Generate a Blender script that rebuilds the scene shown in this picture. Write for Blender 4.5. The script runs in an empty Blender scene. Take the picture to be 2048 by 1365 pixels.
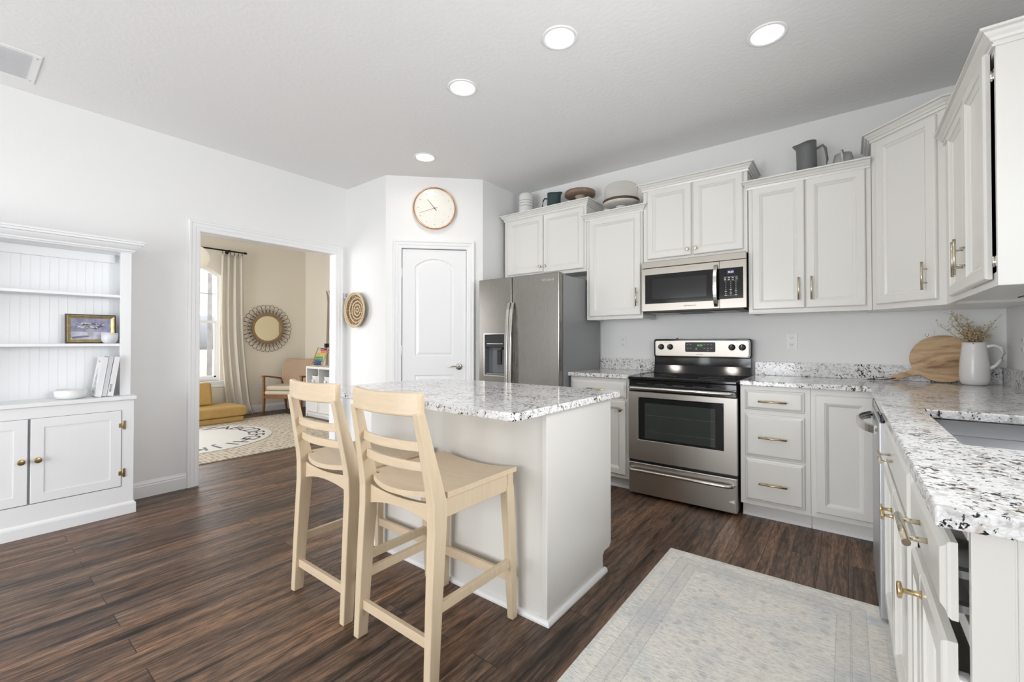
import bpy, bmesh, math, random
from mathutils import Vector, Matrix
random.seed(7)
R = math.radians
PI = math.pi
SC = bpy.context.scene
COL = SC.collection

# ------------------------------------------------------------ camera
cam = bpy.data.objects.new('camera', bpy.data.cameras.new('camera'))
COL.objects.link(cam)
cam.location = (0, 0, 1.1717)
cam.rotation_euler = (R(90.61), 0, R(37.504))
cam.data.lens = 871.64 / 2048 * 36
cam.data.sensor_width = 36
cam.data.shift_y = -8 / 2048
cam.data.clip_start = 0.02
cam.data.clip_end = 300
SC.camera = cam

# ------------------------------------------------------------ world, exposure, daylight
SC.view_settings.view_transform = 'Standard'
SC.view_settings.look = 'None'
SC.view_settings.gamma = 1
SC.view_settings.use_curve_mapping = False
SC.view_settings.exposure = 0.0
W = bpy.data.worlds.new('overcast_sky'); SC.world = W; W.use_nodes = True
bg = W.node_tree.nodes['Background']
bg.inputs[0].default_value = (0.95, 0.97, 1.0, 1)
bg.inputs[1].default_value = 4.0

def area(name, loc, rot, sx, sy, energy, color=(1, 1, 1), shape='RECTANGLE', spread=180):
    l = bpy.data.lights.new(name, 'AREA'); l.shape = shape; l.size = sx; l.size_y = sy
    l.energy = energy; l.color = color; l.spread = R(spread)
    o = bpy.data.objects.new(name, l); COL.objects.link(o)
    o.location = loc; o.rotation_euler = rot
    return o
# daylight entering: patio door behind the camera, window over the sink, plus an unseen window added to brighten the front room
area('daylight_patio_door', (-2.0, -3.05, 1.10), (R(93), 0, 0), 2.5, 1.95, 94, (0.93, 0.965, 1.0))
area('daylight_sink_window', (0.90, 1.28, 1.62), (R(98), 0, R(90)), 1.05, 0.95, 20, (0.96, 0.975, 1.0), spread=115)
area('added_playroom_fill', (-6.10, -1.36, 1.45), (R(96), 0, 0), 2.1, 1.6, 72, (0.97, 0.975, 1.0))  # added fill lamp for the front room, out of view

# ------------------------------------------------------------ helpers: materials
MATS = {}
def new_mat(name):
    m = bpy.data.materials.new(name); m.use_nodes = True
    return m, m.node_tree, m.node_tree.nodes['Principled BSDF']
def mat(name, col, rough=0.5, metal=0.0, spec=0.5, coat=0.0, bump=0.0, bscale=60, emit=None, estr=0, var=0.0, vscale=6, stretch=None):
    if name in MATS: return MATS[name]
    m, nt, b = new_mat(name)
    b.inputs['Base Color'].default_value = (*col, 1)
    b.inputs['Roughness'].default_value = rough
    b.inputs['Metallic'].default_value = metal
    b.inputs['Specular IOR Level'].default_value = spec
    b.inputs['Coat Weight'].default_value = coat
    b.inputs['Coat Roughness'].default_value = 0.08
    if emit:
        b.inputs['Emission Color'].default_value = (*emit, 1)
        b.inputs['Emission Strength'].default_value = estr
    if bump or var:
        tc = nt.nodes.new('ShaderNodeTexCoord'); mp = nt.nodes.new('ShaderNodeMapping')
        nt.links.new(tc.outputs['Object'], mp.inputs[0])
        if stretch: mp.inputs['Scale'].default_value = stretch
    if var:
        n = nt.nodes.new('ShaderNodeTexNoise'); n.inputs['Scale'].default_value = vscale; n.inputs['Detail'].default_value = 4
        nt.links.new(mp.outputs[0], n.inputs['Vector'])
        r = nt.nodes.new('ShaderNodeValToRGB')
        r.color_ramp.elements[0].position = 0.3; r.color_ramp.elements[1].position = 0.7
        r.color_ramp.elements[0].color = (*[c * (1 - var) for c in col], 1)
        r.color_ramp.elements[1].color = (*[min(1, c * (1 + var)) for c in col], 1)
        nt.links.new(n.outputs['Fac'], r.inputs[0]); nt.links.new(r.outputs[0], b.inputs['Base Color'])
    if bump:
        n = nt.nodes.new('ShaderNodeTexNoise'); n.inputs['Scale'].default_value = bscale; n.inputs['Detail'].default_value = 3
        nt.links.new(mp.outputs[0], n.inputs['Vector'])
        bp = nt.nodes.new('ShaderNodeBump'); bp.inputs['Strength'].default_value = bump; bp.inputs['Distance'].default_value = 0.004
        nt.links.new(n.outputs['Fac'], bp.inputs['Height']); nt.links.new(bp.outputs[0], b.inputs['Normal'])
    MATS[name] = m
    return m

def N(nt, kind, **kw):
    n = nt.nodes.new('ShaderNode' + kind)
    for k, v in kw.items():
        if k in n.inputs: n.inputs[k].default_value = v
        else: setattr(n, k, v)
    return n
def ramp(nt, src, stops, interp='LINEAR'):
    r = nt.nodes.new('ShaderNodeValToRGB'); r.color_ramp.interpolation = interp
    e = r.color_ramp.elements
    while len(e) < len(stops): e.new(0.5)
    for el, (p, c) in zip(e, stops):
        el.position = p; el.color = (*c, 1) if len(c) == 3 else c
    nt.links.new(src, r.inputs[0])
    return r.outputs[0]
def mix(nt, a, b, fac, mode='MIX'):
    n = nt.nodes.new('ShaderNodeMix'); n.data_type = 'RGBA'; n.blend_type = mode
    for s, i in ((fac, 0), (a, 6), (b, 7)):
        if hasattr(s, 'node'): nt.links.new(s, n.inputs[i])
        elif isinstance(s, (int, float)): n.inputs[i].default_value = s
        else: n.inputs[i].default_value = (*s, 1)
    return n.outputs[2]
def math_(nt, op, a, b=0.0, c=None):
    n = nt.nodes.new('ShaderNodeMath'); n.operation = op
    for i, s in enumerate((a, b, c)):
        if s is None: continue
        if hasattr(s, 'node'): nt.links.new(s, n.inputs[i])
        else: n.inputs[i].default_value = s
    return n.outputs[0]
def coords(nt, scale=(1, 1, 1), rot=(0, 0, 0), loc=(0, 0, 0)):
    tc = nt.nodes.new('ShaderNodeTexCoord'); mp = nt.nodes.new('ShaderNodeMapping')
    nt.links.new(tc.outputs['Object'], mp.inputs[0])
    mp.inputs['Scale'].default_value = scale; mp.inputs['Rotation'].default_value = rot; mp.inputs['Location'].default_value = loc
    return mp.outputs[0]

def mat_floor():
    m, nt, b = new_mat('dark_plank_floor')
    v = coords(nt, rot=(0, 0, R(90)))
    br = N(nt, 'TexBrick', offset=0.37, offset_frequency=2, Scale=1.0)
    br.inputs['Brick Width'].default_value = 1.22; br.inputs['Row Height'].default_value = 0.125
    br.inputs['Mortar Size'].default_value = 0.0016; br.inputs['Mortar Smooth'].default_value = 0.1
    br.inputs['Color1'].default_value = (0, 0, 0, 1); br.inputs['Color2'].default_value = (1, 1, 1, 1); br.inputs['Mortar'].default_value = (0.5, 0.5, 0.5, 1)
    nt.links.new(v, br.inputs['Vector'])
    plank = ramp(nt, br.outputs['Color'], [(0, (0.105, 0.062, 0.042)), (0.35, (0.195, 0.118, 0.076)), (0.65, (0.130, 0.080, 0.056)), (1, (0.255, 0.152, 0.095))])
    # grain, long along the boards, shifted by the board's own tone
    off = N(nt, 'VectorMath', operation='MULTIPLY_ADD')
    nt.links.new(br.outputs['Color'], off.inputs[0]); off.inputs[1].default_value = (3.1, 7.3, 0); 
    sc = coords(nt, scale=(24, 1.6, 1)); nt.links.new(sc, off.inputs[2])
    g = N(nt, 'TexNoise', Scale=1.0, Detail=9.0, Roughness=0.72, Distortion=0.7); nt.links.new(off.outputs[0], g.inputs['Vector'])
    grain = ramp(nt, g.outputs['Fac'], [(0.36, (0.10, 0.10, 0.11)), (0.44, (0.50, 0.49, 0.50)), (0.53, (0.95, 0.95, 0.95)), (0.64, (1.45, 1.42, 1.38)), (0.76, (2.1, 2.1, 2.1))])
    c1 = mix(nt, plank, grain, 1.0, 'MULTIPLY')
    sc2 = coords(nt, scale=(120, 14, 1)); g2 = N(nt, 'TexNoise', Scale=1.0, Detail=3.0, Roughness=0.6); nt.links.new(sc2, g2.inputs['Vector'])
    fine = ramp(nt, g2.outputs['Fac'], [(0.35, (0.55, 0.55, 0.55)), (0.65, (1.40, 1.40, 1.40))])
    c2 = mix(nt, c1, fine, 1.0, 'MULTIPLY')
    # grey-brown blotches
    sc3 = coords(nt, scale=(4, 1.2, 1)); g3 = N(nt, 'TexNoise', Scale=1.0, Detail=2.0); nt.links.new(sc3, g3.inputs['Vector'])
    blot = ramp(nt, g3.outputs['Fac'], [(0.4, (0.82, 0.86, 0.90)), (0.62, (1.15, 1.04, 0.92))])
    c3 = mix(nt, c2, blot, 1.0, 'MULTIPLY')
    # knots
    sc4 = coords(nt, scale=(3.4, 1.5, 1)); vo = N(nt, 'TexVoronoi', Scale=1.0, Randomness=1.0); dn = N(nt, 'VectorMath', operation='MULTIPLY_ADD'); nt.links.new(g.outputs['Color'], dn.inputs[0]); dn.inputs[1].default_value = (0.10, 0.10, 0); nt.links.new(sc4, dn.inputs[2]); nt.links.new(dn.outputs[0], vo.inputs['Vector'])
    kn = ramp(nt, vo.outputs['Distance'], [(0.045, (0.10, 0.08, 0.07)), (0.08, (0.55, 0.5, 0.48)), (0.12, (1, 1, 1))])
    c4 = mix(nt, c3, kn, 1.0, 'MULTIPLY')
    c5 = mix(nt, c4, (0.012, 0.008, 0.006), br.outputs['Fac'])
    nt.links.new(c5, b.inputs['Base Color'])
    rr = ramp(nt, g.outputs['Fac'], [(0.3, (0.50, 0.50, 0.50)), (0.7, (0.34, 0.34, 0.34))])
    nt.links.new(rr, b.inputs['Roughness'])
    bp = N(nt, 'Bump', Strength=0.30, Distance=0.004)
    h = mix(nt, g.outputs['Fac'], (0, 0, 0), br.outputs['Fac'])
    nt.links.new(h, bp.inputs['Height']); nt.links.new(bp.outputs[0], b.inputs['Normal'])
    b.inputs['Specular IOR Level'].default_value = 0.45
    return m

def mat_granite():
    m, nt, b = new_mat('speckled_granite')
    v = coords(nt)
    big = N(nt, 'TexNoise', Scale=9.0, Detail=2.0); nt.links.new(v, big.inputs['Vector'])
    vor = N(nt, 'TexVoronoi', Scale=95.0, Randomness=1.0, feature='DISTANCE_TO_EDGE')
    dis = N(nt, 'TexNoise', Scale=30.0, Detail=3.0); nt.links.new(v, dis.inputs['Vector'])
    va = N(nt, 'VectorMath', operation='MULTIPLY_ADD'); nt.links.new(dis.outputs['Color'], va.inputs[0]); va.inputs[1].default_value = (0.03, 0.03, 0.03); nt.links.new(v, va.inputs[2])
    nt.links.new(va.outputs[0], vor.inputs['Vector'])
    n1 = N(nt, 'TexNoise', Scale=78.0, Detail=5.0, Roughness=0.62, Distortion=0.5); nt.links.new(v, n1.inputs['Vector'])
    n2 = N(nt, 'TexNoise', Scale=44.0, Detail=4.0, Roughness=0.6, Distortion=0.4)
    v2 = coords(nt, loc=(5, 3, 1)); nt.links.new(v2, n2.inputs['Vector'])
    white = ramp(nt, vor.outputs['Distance'], [(0.0, (0.72, 0.72, 0.71)), (0.12, (0.84, 0.84, 0.84)), (0.3, (0.89, 0.89, 0.89))])
    greyf = ramp(nt, n2.outputs['Fac'], [(0.50, (0, 0, 0)), (0.60, (1, 1, 1))])
    brown = ramp(nt, big.outputs['Fac'], [(0.45, (0.42, 0.41, 0.41)), (0.6, (0.45, 0.36, 0.27))])
    c1 = mix(nt, white, brown, math_(nt, 'MULTIPLY', greyf, 0.62))
    s = math_(nt, 'ADD', n1.outputs['Fac'], math_(nt, 'MULTIPLY', math_(nt, 'SUBTRACT', big.outputs['Fac'], 0.5), 0.35))
    dk = ramp(nt, s, [(0.572, (0, 0, 0)), (0.605, (1, 1, 1))])
    c2 = mix(nt, c1, (0.025, 0.023, 0.028), dk)
    nt.links.new(c2, b.inputs['Base Color'])
    b.inputs['Roughness'].default_value = 0.09
    return m

def mat_wood(name, light, dark, scale=(3, 3, 30), rough=0.45, axis_scale=8, contrast=(0.35, 0.68)):
    if name in MATS: return MATS[name]
    m, nt, b = new_mat(name)
    v = coords(nt, scale=scale)
    g = N(nt, 'TexNoise', Scale=axis_scale, Detail=4.0, Roughness=0.6, Distortion=0.5); nt.links.new(v, g.inputs['Vector'])
    c = ramp(nt, g.outputs['Fac'], [(contrast[0], dark), (contrast[1], light)])
    nt.links.new(c, b.inputs['Base Color']); b.inputs['Roughness'].default_value = rough
    MATS[name] = m
    return m

def mat_steel(name, col=(0.60, 0.59, 0.57), rough=0.27, stretch=(1, 1, 120), aniso=0.55):
    if name in MATS: return MATS[name]
    m, nt, b = new_mat(name)
    b.inputs['Metallic'].default_value = 1.0
    v = coords(nt, scale=stretch)
    g = N(nt, 'TexNoise', Scale=4.0, Detail=3.0); nt.links.new(v, g.inputs['Vector'])
    c = ramp(nt, g.outputs['Fac'], [(0.3, tuple(x * 0.985 for x in col)), (0.7, tuple(min(1, x * 1.015) for x in col))])
    nt.links.new(c, b.inputs['Base Color'])
    r = ramp(nt, g.outputs['Fac'], [(0.3, (rough * 0.95,) * 3), (0.7, (rough * 1.05,) * 3)])
    nt.links.new(r, b.inputs['Roughness'])
    b.inputs['Anisotropic'].default_value = aniso
    MATS[name] = m
    return m

def mat_rug():
    m, nt, b = new_mat('faded_rug')
    v = coords(nt)
    # distance from the rug's border (object origin at the centre, half sizes below)
    sep = N(nt, 'SeparateXYZ'); nt.links.new(v, sep.inputs[0])
    hx, hy = 0.465, 1.12
    dx = math_(nt, 'SUBTRACT', hx, math_(nt, 'ABSOLUTE', sep.outputs[0]))
    dy = math_(nt, 'SUBTRACT', hy, math_(nt, 'ABSOLUTE', sep.outputs[1]))
    d = math_(nt, 'MINIMUM', dx, dy)
    lines = None
    for p in (0.075, 0.125, 0.13, 0.175):
        l = math_(nt, 'LESS_THAN', math_(nt, 'ABSOLUTE', math_(nt, 'SUBTRACT', d, p)), 0.0016)
        lines = l if lines is None else math_(nt, 'MAXIMUM', lines, l)
    weave = N(nt, 'TexNoise', Scale=1.0, Detail=3.0, Roughness=0.7); vv = coords(nt, scale=(40, 230, 1)); nt.links.new(vv, weave.inputs['Vector'])
    weave2 = N(nt, 'TexNoise', Scale=1.0, Detail=2.0); vv2 = coords(nt, scale=(18, 110, 1)); nt.links.new(vv2, weave2.inputs['Vector'])
    blot = N(nt, 'TexNoise', Scale=3.2, Detail=3.0); nt.links.new(v, blot.inputs['Vector'])
    mot = N(nt, 'TexVoronoi', Scale=13.0, Randomness=0.35); nt.links.new(v, mot.inputs['Vector'])
    base = ramp(nt, blot.outputs['Fac'], [(0.28, (0.62, 0.68, 0.72)), (0.40, (0.78, 0.78, 0.76)), (0.50, (0.88, 0.855, 0.80)), (0.60, (0.88, 0.85, 0.79)), (0.72, (0.68, 0.745, 0.765))])
    motf = ramp(nt, mot.outputs['Distance'], [(0.12, (1, 1, 1)), (0.20, (0.35, 0.35, 0.35)), (0.24, (0, 0, 0))])
    inner = math_(nt, 'GREATER_THAN', d, 0.19)
    c = mix(nt, base, (0.50, 0.47, 0.46), math_(nt, 'MULTIPLY', math_(nt, 'MULTIPLY', motf, inner), 0.45))
    # small block pattern in the border band
    bk = N(nt, 'TexBrick', offset=0.0, Scale=1.0); bk.inputs['Brick Width'].default_value = 0.035; bk.inputs['Row Height'].default_value = 0.045
    bk.inputs['Mortar Size'].default_value = 0.004; bk.inputs['Color1'].default_value = (0.78, 0.77, 0.74, 1); bk.inputs['Color2'].default_value = (0.60, 0.60, 0.60, 1); bk.inputs['Mortar'].default_value = (0.66, 0.66, 0.65, 1)
    nt.links.new(v, bk.inputs['Vector'])
    band = math_(nt, 'MULTIPLY', math_(nt, 'GREATER_THAN', d, 0.075), math_(nt, 'LESS_THAN', d, 0.175))
    c = mix(nt, c, bk.outputs['Color'], math_(nt, 'MULTIPLY', math_(nt, 'MULTIPLY', band, ramp(nt, weave2.outputs['Fac'], [(0.4, (0.1, 0.1, 0.1)), (0.6, (1, 1, 1))])), 0.8))
    c = mix(nt, c, (0.46, 0.46, 0.47), math_(nt, 'MULTIPLY', lines, 0.45))
    hem = math_(nt, 'LESS_THAN', d, 0.02)
    c = mix(nt, c, (0.78, 0.77, 0.74), hem)
    wv = ramp(nt, weave.outputs['Fac'], [(0.32, (0.62, 0.62, 0.62)), (0.48, (1, 1, 1)), (0.7, (1.08, 1.08, 1.08))])
    wv2 = ramp(nt, weave2.outputs['Fac'], [(0.3, (0.84, 0.845, 0.85)), (0.55, (1.03, 1.03, 1.03))])
    c = mix(nt, mix(nt, c, wv, 1.0, 'MULTIPLY'), wv2, 1.0, 'MULTIPLY')
    nt.links.new(c, b.inputs['Base Color']); b.inputs['Roughness'].default_value = 0.95
    bp = N(nt, 'Bump', Strength=0.3, Distance=0.002); nt.links.new(weave.outputs['Fac'], bp.inputs['Height']); nt.links.new(bp.outputs[0], b.inputs['Normal'])
    return m

def mat_glass(name, col=(1, 1, 1), rough=0.0, ior=1.45, thin=True):
    if name in MATS: return MATS[name]
    m, nt, b = new_mat(name)
    b.inputs['Base Color'].default_value = (*col, 1); b.inputs['Roughness'].default_value = rough
    b.inputs['Transmission Weight'].default_value = 1.0; b.inputs['IOR'].default_value = ior
    MATS[name] = m
    return m

WALL = mat('wall_paint', (0.85, 0.85, 0.84), 0.55, bump=0.12, bscale=90)
CEIL = mat('ceiling_paint', (0.88, 0.88, 0.87), 0.8, bump=0.45, bscale=38)
TRIM = mat('white_trim_paint', (0.88, 0.88, 0.885), 0.3)
CAB = mat('cabinet_paint', (0.765, 0.755, 0.72), 0.24)
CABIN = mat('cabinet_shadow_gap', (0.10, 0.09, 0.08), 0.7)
UNDER = mat('cabinet_underside', (0.70, 0.67, 0.61), 0.5)
BOOK_PAINT = mat('bookcase_paint', (0.85, 0.86, 0.87), 0.35)
CREAM = mat('cream_wall_paint', (0.82, 0.77, 0.66), 0.6)
FLOOR = mat_floor()
GRAN = mat_granite()
STEEL = mat_steel('brushed_steel', (0.60, 0.57, 0.53), 0.36, (2, 2, 160))  # lighter copy for range fronts, offsets the dark floor they reflect
STEELP = mat_steel('brushed_steel_dimmed', (0.41, 0.38, 0.34), 0.36, (2, 2, 160))  # same steel darkened in colour to offset bright reflections on upper panels
STEELV = mat_steel('brushed_steel_vertical', (0.275, 0.26, 0.24), 0.27, (160, 160, 2))
STEELD = mat('grey_painted_steel', (0.30, 0.305, 0.31), 0.35, 0.4)
HANDLE_ST = mat('satin_steel_bar', (0.62, 0.60, 0.57), 0.22, 1.0)
CHROME = mat('polished_nickel', (0.72, 0.70, 0.66), 0.12, 1.0)
BRASS = mat('brushed_brass', (0.62, 0.47, 0.26), 0.25, 1.0)
PALE = mat('champagne_metal', (0.62, 0.56, 0.45), 0.25, 1.0)
OLDBRASS = mat('aged_brass', (0.38, 0.30, 0.15), 0.32, 1.0)
BLACK = mat('gloss_black', (0.008, 0.008, 0.009), 0.08)
BLACKM = mat('matte_black', (0.018, 0.018, 0.02), 0.45)
DGLASS = mat('smoked_oven_glass', (0.035, 0.045, 0.042), 0.04, coat=0.6)
WPLAST = mat('white_plastic', (0.84, 0.84, 0.83), 0.35)
SLOT = mat('dark_slot', (0.03, 0.03, 0.03), 0.6)
WHITE_CER = mat('white_ceramic', (0.80, 0.79, 0.77), 0.22, coat=0.4)
MARK = mat('pale_marking', (0.55, 0.55, 0.55), 0.5)
BIRCH = mat_wood('pale_birch', (0.70, 0.575, 0.41), (0.655, 0.525, 0.365), (9, 9, 1.0), 0.40, 5)
BIRCHX = mat_wood('pale_birch_across', (0.715, 0.575, 0.41), (0.66, 0.52, 0.355), (1.0, 9, 9), 0.40, 5)

# ------------------------------------------------------------ helpers: meshes
class MB:
    def __init__(s): s.v = []; s.f = []; s.mi = []; s.sm = []; s.M = Matrix.Identity(4)
    def add(s, verts, faces, mi=0, smooth=False):
        o = len(s.v)
        s.v += [tuple(s.M @ Vector(p)) for p in verts]
        s.f += [tuple(o + i for i in f) for f in faces]
        s.mi += [mi] * len(faces); s.sm += [smooth] * len(faces)
        return s
    def box(s, x0, x1, y0, y1, z0, z1, mi=0):
        v = [(x, y, z) for z in (z0, z1) for y in (y0, y1) for x in (x0, x1)]
        return s.add(v, [(0, 2, 3, 1), (4, 5, 7, 6), (0, 1, 5, 4), (2, 6, 7, 3), (0, 4, 6, 2), (1, 3, 7, 5)], mi)
    def prism(s, poly, a, b, axis='z', mi=0, smooth=False):
        def mp(u, v, w): return {'z': (u, v, w), 'y': (u, w, v), 'x': (w, u, v)}[axis]
        n = len(poly)
        v = [mp(*p, a) for p in poly] + [mp(*p, b) for p in poly]
        s.add(v, [tuple(range(n))[::-1], tuple(range(n, 2 * n))], mi)
        o = len(s.v) - 2 * n
        s.f += [(o + i, o + (i + 1) % n, o + n + (i + 1) % n, o + n + i) for i in range(n)]
        s.mi += [mi] * n; s.sm += [smooth] * n
        return s
    def lathe(s, prof, c=(0, 0, 0), seg=32, axis='z', mi=0, smooth=True, cap=True):
        # prof: (radius, height)
        v = []; n = len(prof)
        for r, h in prof:
            for k in range(seg):
                a = 2 * PI * k / seg; p = (r * math.cos(a), r * math.sin(a), h)
                if axis == 'y': p = (p[0], p[2], p[1])
                if axis == 'x': p = (p[2], p[0], p[1])
                v.append((p[0] + c[0], p[1] + c[1], p[2] + c[2]))
        f = [(i * seg + k, i * seg + (k + 1) % seg, (i + 1) * seg + (k + 1) % seg, (i + 1) * seg + k) for i in range(n - 1) for k in range(seg)]
        s.add(v, f, mi, smooth)
        if cap:
            o = len(s.v) - n * seg
            if prof[0][0] > 1e-5: s.f.append(tuple(o + k for k in range(seg))[::-1]); s.mi.append(mi); s.sm.append(False)
            if prof[-1][0] > 1e-5: s.f.append(tuple(o + (n - 1) * seg + k for k in range(seg))); s.mi.append(mi); s.sm.append(False)
        return s
    def cyl(s, c, r, h, axis='z', seg=24, mi=0, r2=None):
        return s.lathe([(r, 0), (r if r2 is None else r2, h)], c, seg, axis, mi)
    def tube(s, pts, r, seg=10, mi=0, closed=False, flat=1.0, up=(0, 0, 1)):
        pts = [Vector(p) for p in pts]; n = len(pts); v = []
        rr = r if hasattr(r, '__len__') else [r] * n
        U = Vector(up)
        for i, p in enumerate(pts):
            a = pts[(i - 1) % n] if (closed or i > 0) else p
            b_ = pts[(i + 1) % n] if (closed or i < n - 1) else p
            t = (b_ - a).normalized()
            u = U if abs(t.dot(U)) < 0.95 else (Vector((1, 0, 0)) if abs(t.x) < 0.9 else Vector((0, 1, 0)))
            x = t.cross(u).normalized(); y = x.cross(t).normalized()
            for k in range(seg):
                an = 2 * PI * k / seg
                v.append(p + x * math.cos(an) * rr[i] * flat + y * math.sin(an) * rr[i])
        m = n if closed else n - 1
        f = [(i * seg + k, i * seg + (k + 1) % seg, ((i + 1) % n) * seg + (k + 1) % seg, ((i + 1) % n) * seg + k) for i in range(m) for k in range(seg)]
        s.add(v, f, mi, True)
        if not closed:
            o = len(s.v) - n * seg
            s.f += [tuple(o + k for k in range(seg))[::-1], tuple(o + (n - 1) * seg + k for k in range(seg))]
            s.mi += [mi, mi]; s.sm += [False, False]
        return s
    def sphere(s, c, r, seg=16, rings=10, mi=0, sc=(1, 1, 1)):
        v = [(c[0], c[1], c[2] - r * sc[2])]; f = []
        for i in range(1, rings):
            ph = PI * i / rings
            for k in range(seg):
                a = 2 * PI * k / seg
                v.append((c[0] + r * sc[0] * math.sin(ph) * math.cos(a), c[1] + r * sc[1] * math.sin(ph) * math.sin(a), c[2] - r * sc[2] * math.cos(ph)))
        v.append((c[0], c[1], c[2] + r * sc[2])); T = len(v) - 1
        f += [(0, 1 + (k + 1) % seg, 1 + k) for k in range(seg)]
        for i in range(rings - 2):
            for k in range(seg):
                a = 1 + i * seg; f.append((a + k, a + (k + 1) % seg, a + seg + (k + 1) % seg, a + seg + k))
        a = 1 + (rings - 2) * seg
        f += [(a + k, a + (k + 1) % seg, T) for k in range(seg)]
        return s.add(v, f, mi, True)
    def loft(s, loops, mi=0, smooth=False, cap=True, closed=True):
        n = len(loops[0]); v = [p for l in loops for p in l]; m = len(loops)
        rng = range(n) if closed else range(n - 1)
        f = [(i * n + k, i * n + (k + 1) % n, (i + 1) * n + (k + 1) % n, (i + 1) * n + k) for i in range(m - 1) for k in rng]
        s.add(v, f, mi, smooth)
        if cap:
            o = len(s.v) - len(v)
            s.f += [tuple(o + k for k in range(n))[::-1], tuple(o + (m - 1) * n + k for k in range(n))]
            s.mi += [mi, mi]; s.sm += [False, False]
        return s
    def beam(s, secs, mi=0):
        # secs: (x, y, z, wx, wy): box cross-sections stacked along z
        return s.loft([[(x - a / 2, y - b / 2, z), (x + a / 2, y - b / 2, z), (x + a / 2, y + b / 2, z), (x - a / 2, y + b / 2, z)] for x, y, z, a, b in secs], mi)
    def rings(s, outline, prof, back, mi=0):
        """front-facing (-y) panel: outline(inset)->[(x,z)], prof [(inset, y)], back y"""
        loops = [[(x, back, z) for x, z in outline(0)]] + [[(x, y, z) for x, z in outline(i)] for i, y in prof]
        return s.loft(loops, mi)
    def panel(s, x0, x1, z0, z1, prof, back, mi=0):
        return s.rings(lambda i: [(x0 + i, z0 + i), (x1 - i, z0 + i), (x1 - i, z1 - i), (x0 + i, z1 - i)], prof, back, mi)
    def sweep(s, path, prof, mp, closed=False, mi=0, side=1, pre=None, post=None):
        """path [(u,v)], prof [(off,w)], mp(u,v,w)->xyz; off to the right of travel (side=1)"""
        P = [Vector(p) for p in path]; n = len(P); loops = []
        for i, p in enumerate(P):
            d1 = (p - P[i - 1]).normalized() if (i > 0 or closed) else None
            d2 = (P[(i + 1) % n] - p).normalized() if (i < n - 1 or closed) else None
            if i == 0 and pre: d1 = Vector(pre)
            if i == n - 1 and post: d2 = Vector(post)
            d1 = d1 or d2; d2 = d2 or d1
            n1 = Vector((d1.y, -d1.x)) * side; n2 = Vector((d2.y, -d2.x)) * side
            m = (n1 + n2); m = m / max(1e-6, m.dot(n1))
            loops.append([mp(p.x + m.x * o, p.y + m.y * o, w) for o, w in prof])
        if closed: loops.append(loops[0])
        return s.loft(loops, mi, cap=not closed)
    def build(s, name, mats, parent=None, bevel=0, seg=2, smooth=None, sub=0, solid=0):
        me = bpy.data.meshes.new(name)
        me.from_pydata(s.v, [], s.f)
        for m in (mats if isinstance(mats, (list, tuple)) else [mats]): me.materials.append(m)
        me.polygons.foreach_set('material_index', s.mi)
        me.polygons.foreach_set('use_smooth', [x if smooth is None else smooth for x in s.sm])
        bm = bmesh.new(); bm.from_mesh(me)
        bmesh.ops.remove_doubles(bm, verts=bm.verts, dist=1e-6)
        bmesh.ops.recalc_face_normals(bm, faces=bm.faces)
        bm.to_mesh(me); bm.free()
        o = bpy.data.objects.new(name, me); COL.objects.link(o)
        if parent is not None: o.parent = parent
        if solid:
            q = o.modifiers.new('solid', 'SOLIDIFY'); q.thickness = solid; q.offset = 0
        if bevel:
            q = o.modifiers.new('bevel', 'BEVEL'); q.width = bevel; q.segments = seg; q.limit_method = 'ANGLE'; q.angle_limit = R(35)
            q.harden_normals = False
        if sub:
            q = o.modifiers.new('sub', 'SUBSURF'); q.levels = sub; q.render_levels = sub
        return o

def slab(mb, xs, ys, keep, z0, z1, mp=lambda u, v, w: (u, v, w), mi=0):
    """slab made of grid cells with holes; shared edges, outer walls only"""
    nx, ny = len(xs) - 1, len(ys) - 1
    K = [[keep((xs[i] + xs[i + 1]) / 2, (ys[j] + ys[j + 1]) / 2) for j in range(ny)] for i in range(nx)]
    g = lambda i, j: 0 <= i < nx and 0 <= j < ny and K[i][j]
    for i in range(nx):
        for j in range(ny):
            if not K[i][j]: continue
            a, b, c, d = xs[i], xs[i + 1], ys[j], ys[j + 1]
            for z in (z0, z1): mb.add([mp(a, c, z), mp(b, c, z), mp(b, d, z), mp(a, d, z)], [(0, 1, 2, 3)], mi)
            for q, (p1, p2) in (((i - 1, j), ((a, c), (a, d))), ((i + 1, j), ((b, c), (b, d))), ((i, j - 1), ((a, c), (b, c))), ((i, j + 1), ((a, d), (b, d)))):
                if not g(*q): mb.add([mp(*p1, z0), mp(*p2, z0), mp(*p2, z1), mp(*p1, z1)], [(0, 1, 2, 3)], mi)
    return mb

def thing(name, label, cat, loc=(0, 0, 0), rot=0, group=None):
    o = bpy.data.objects.new(name, None); COL.objects.link(o)
    o.location = loc; o.rotation_euler = (0, 0, R(rot)); o.empty_display_size = 0.1
    o['label'] = label; o['category'] = cat
    if group: o['group'] = group
    return o
def tag(o, label, cat, group=None, kind=None):
    o['label'] = label; o['category'] = cat
    if group: o['group'] = group
    if kind: o['kind'] = kind
    return o
def struct(o): o['kind'] = 'structure'; return o
def at(o, loc, rot=0): o.location = loc; o.rotation_euler = (0, 0, R(rot)); return o

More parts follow.
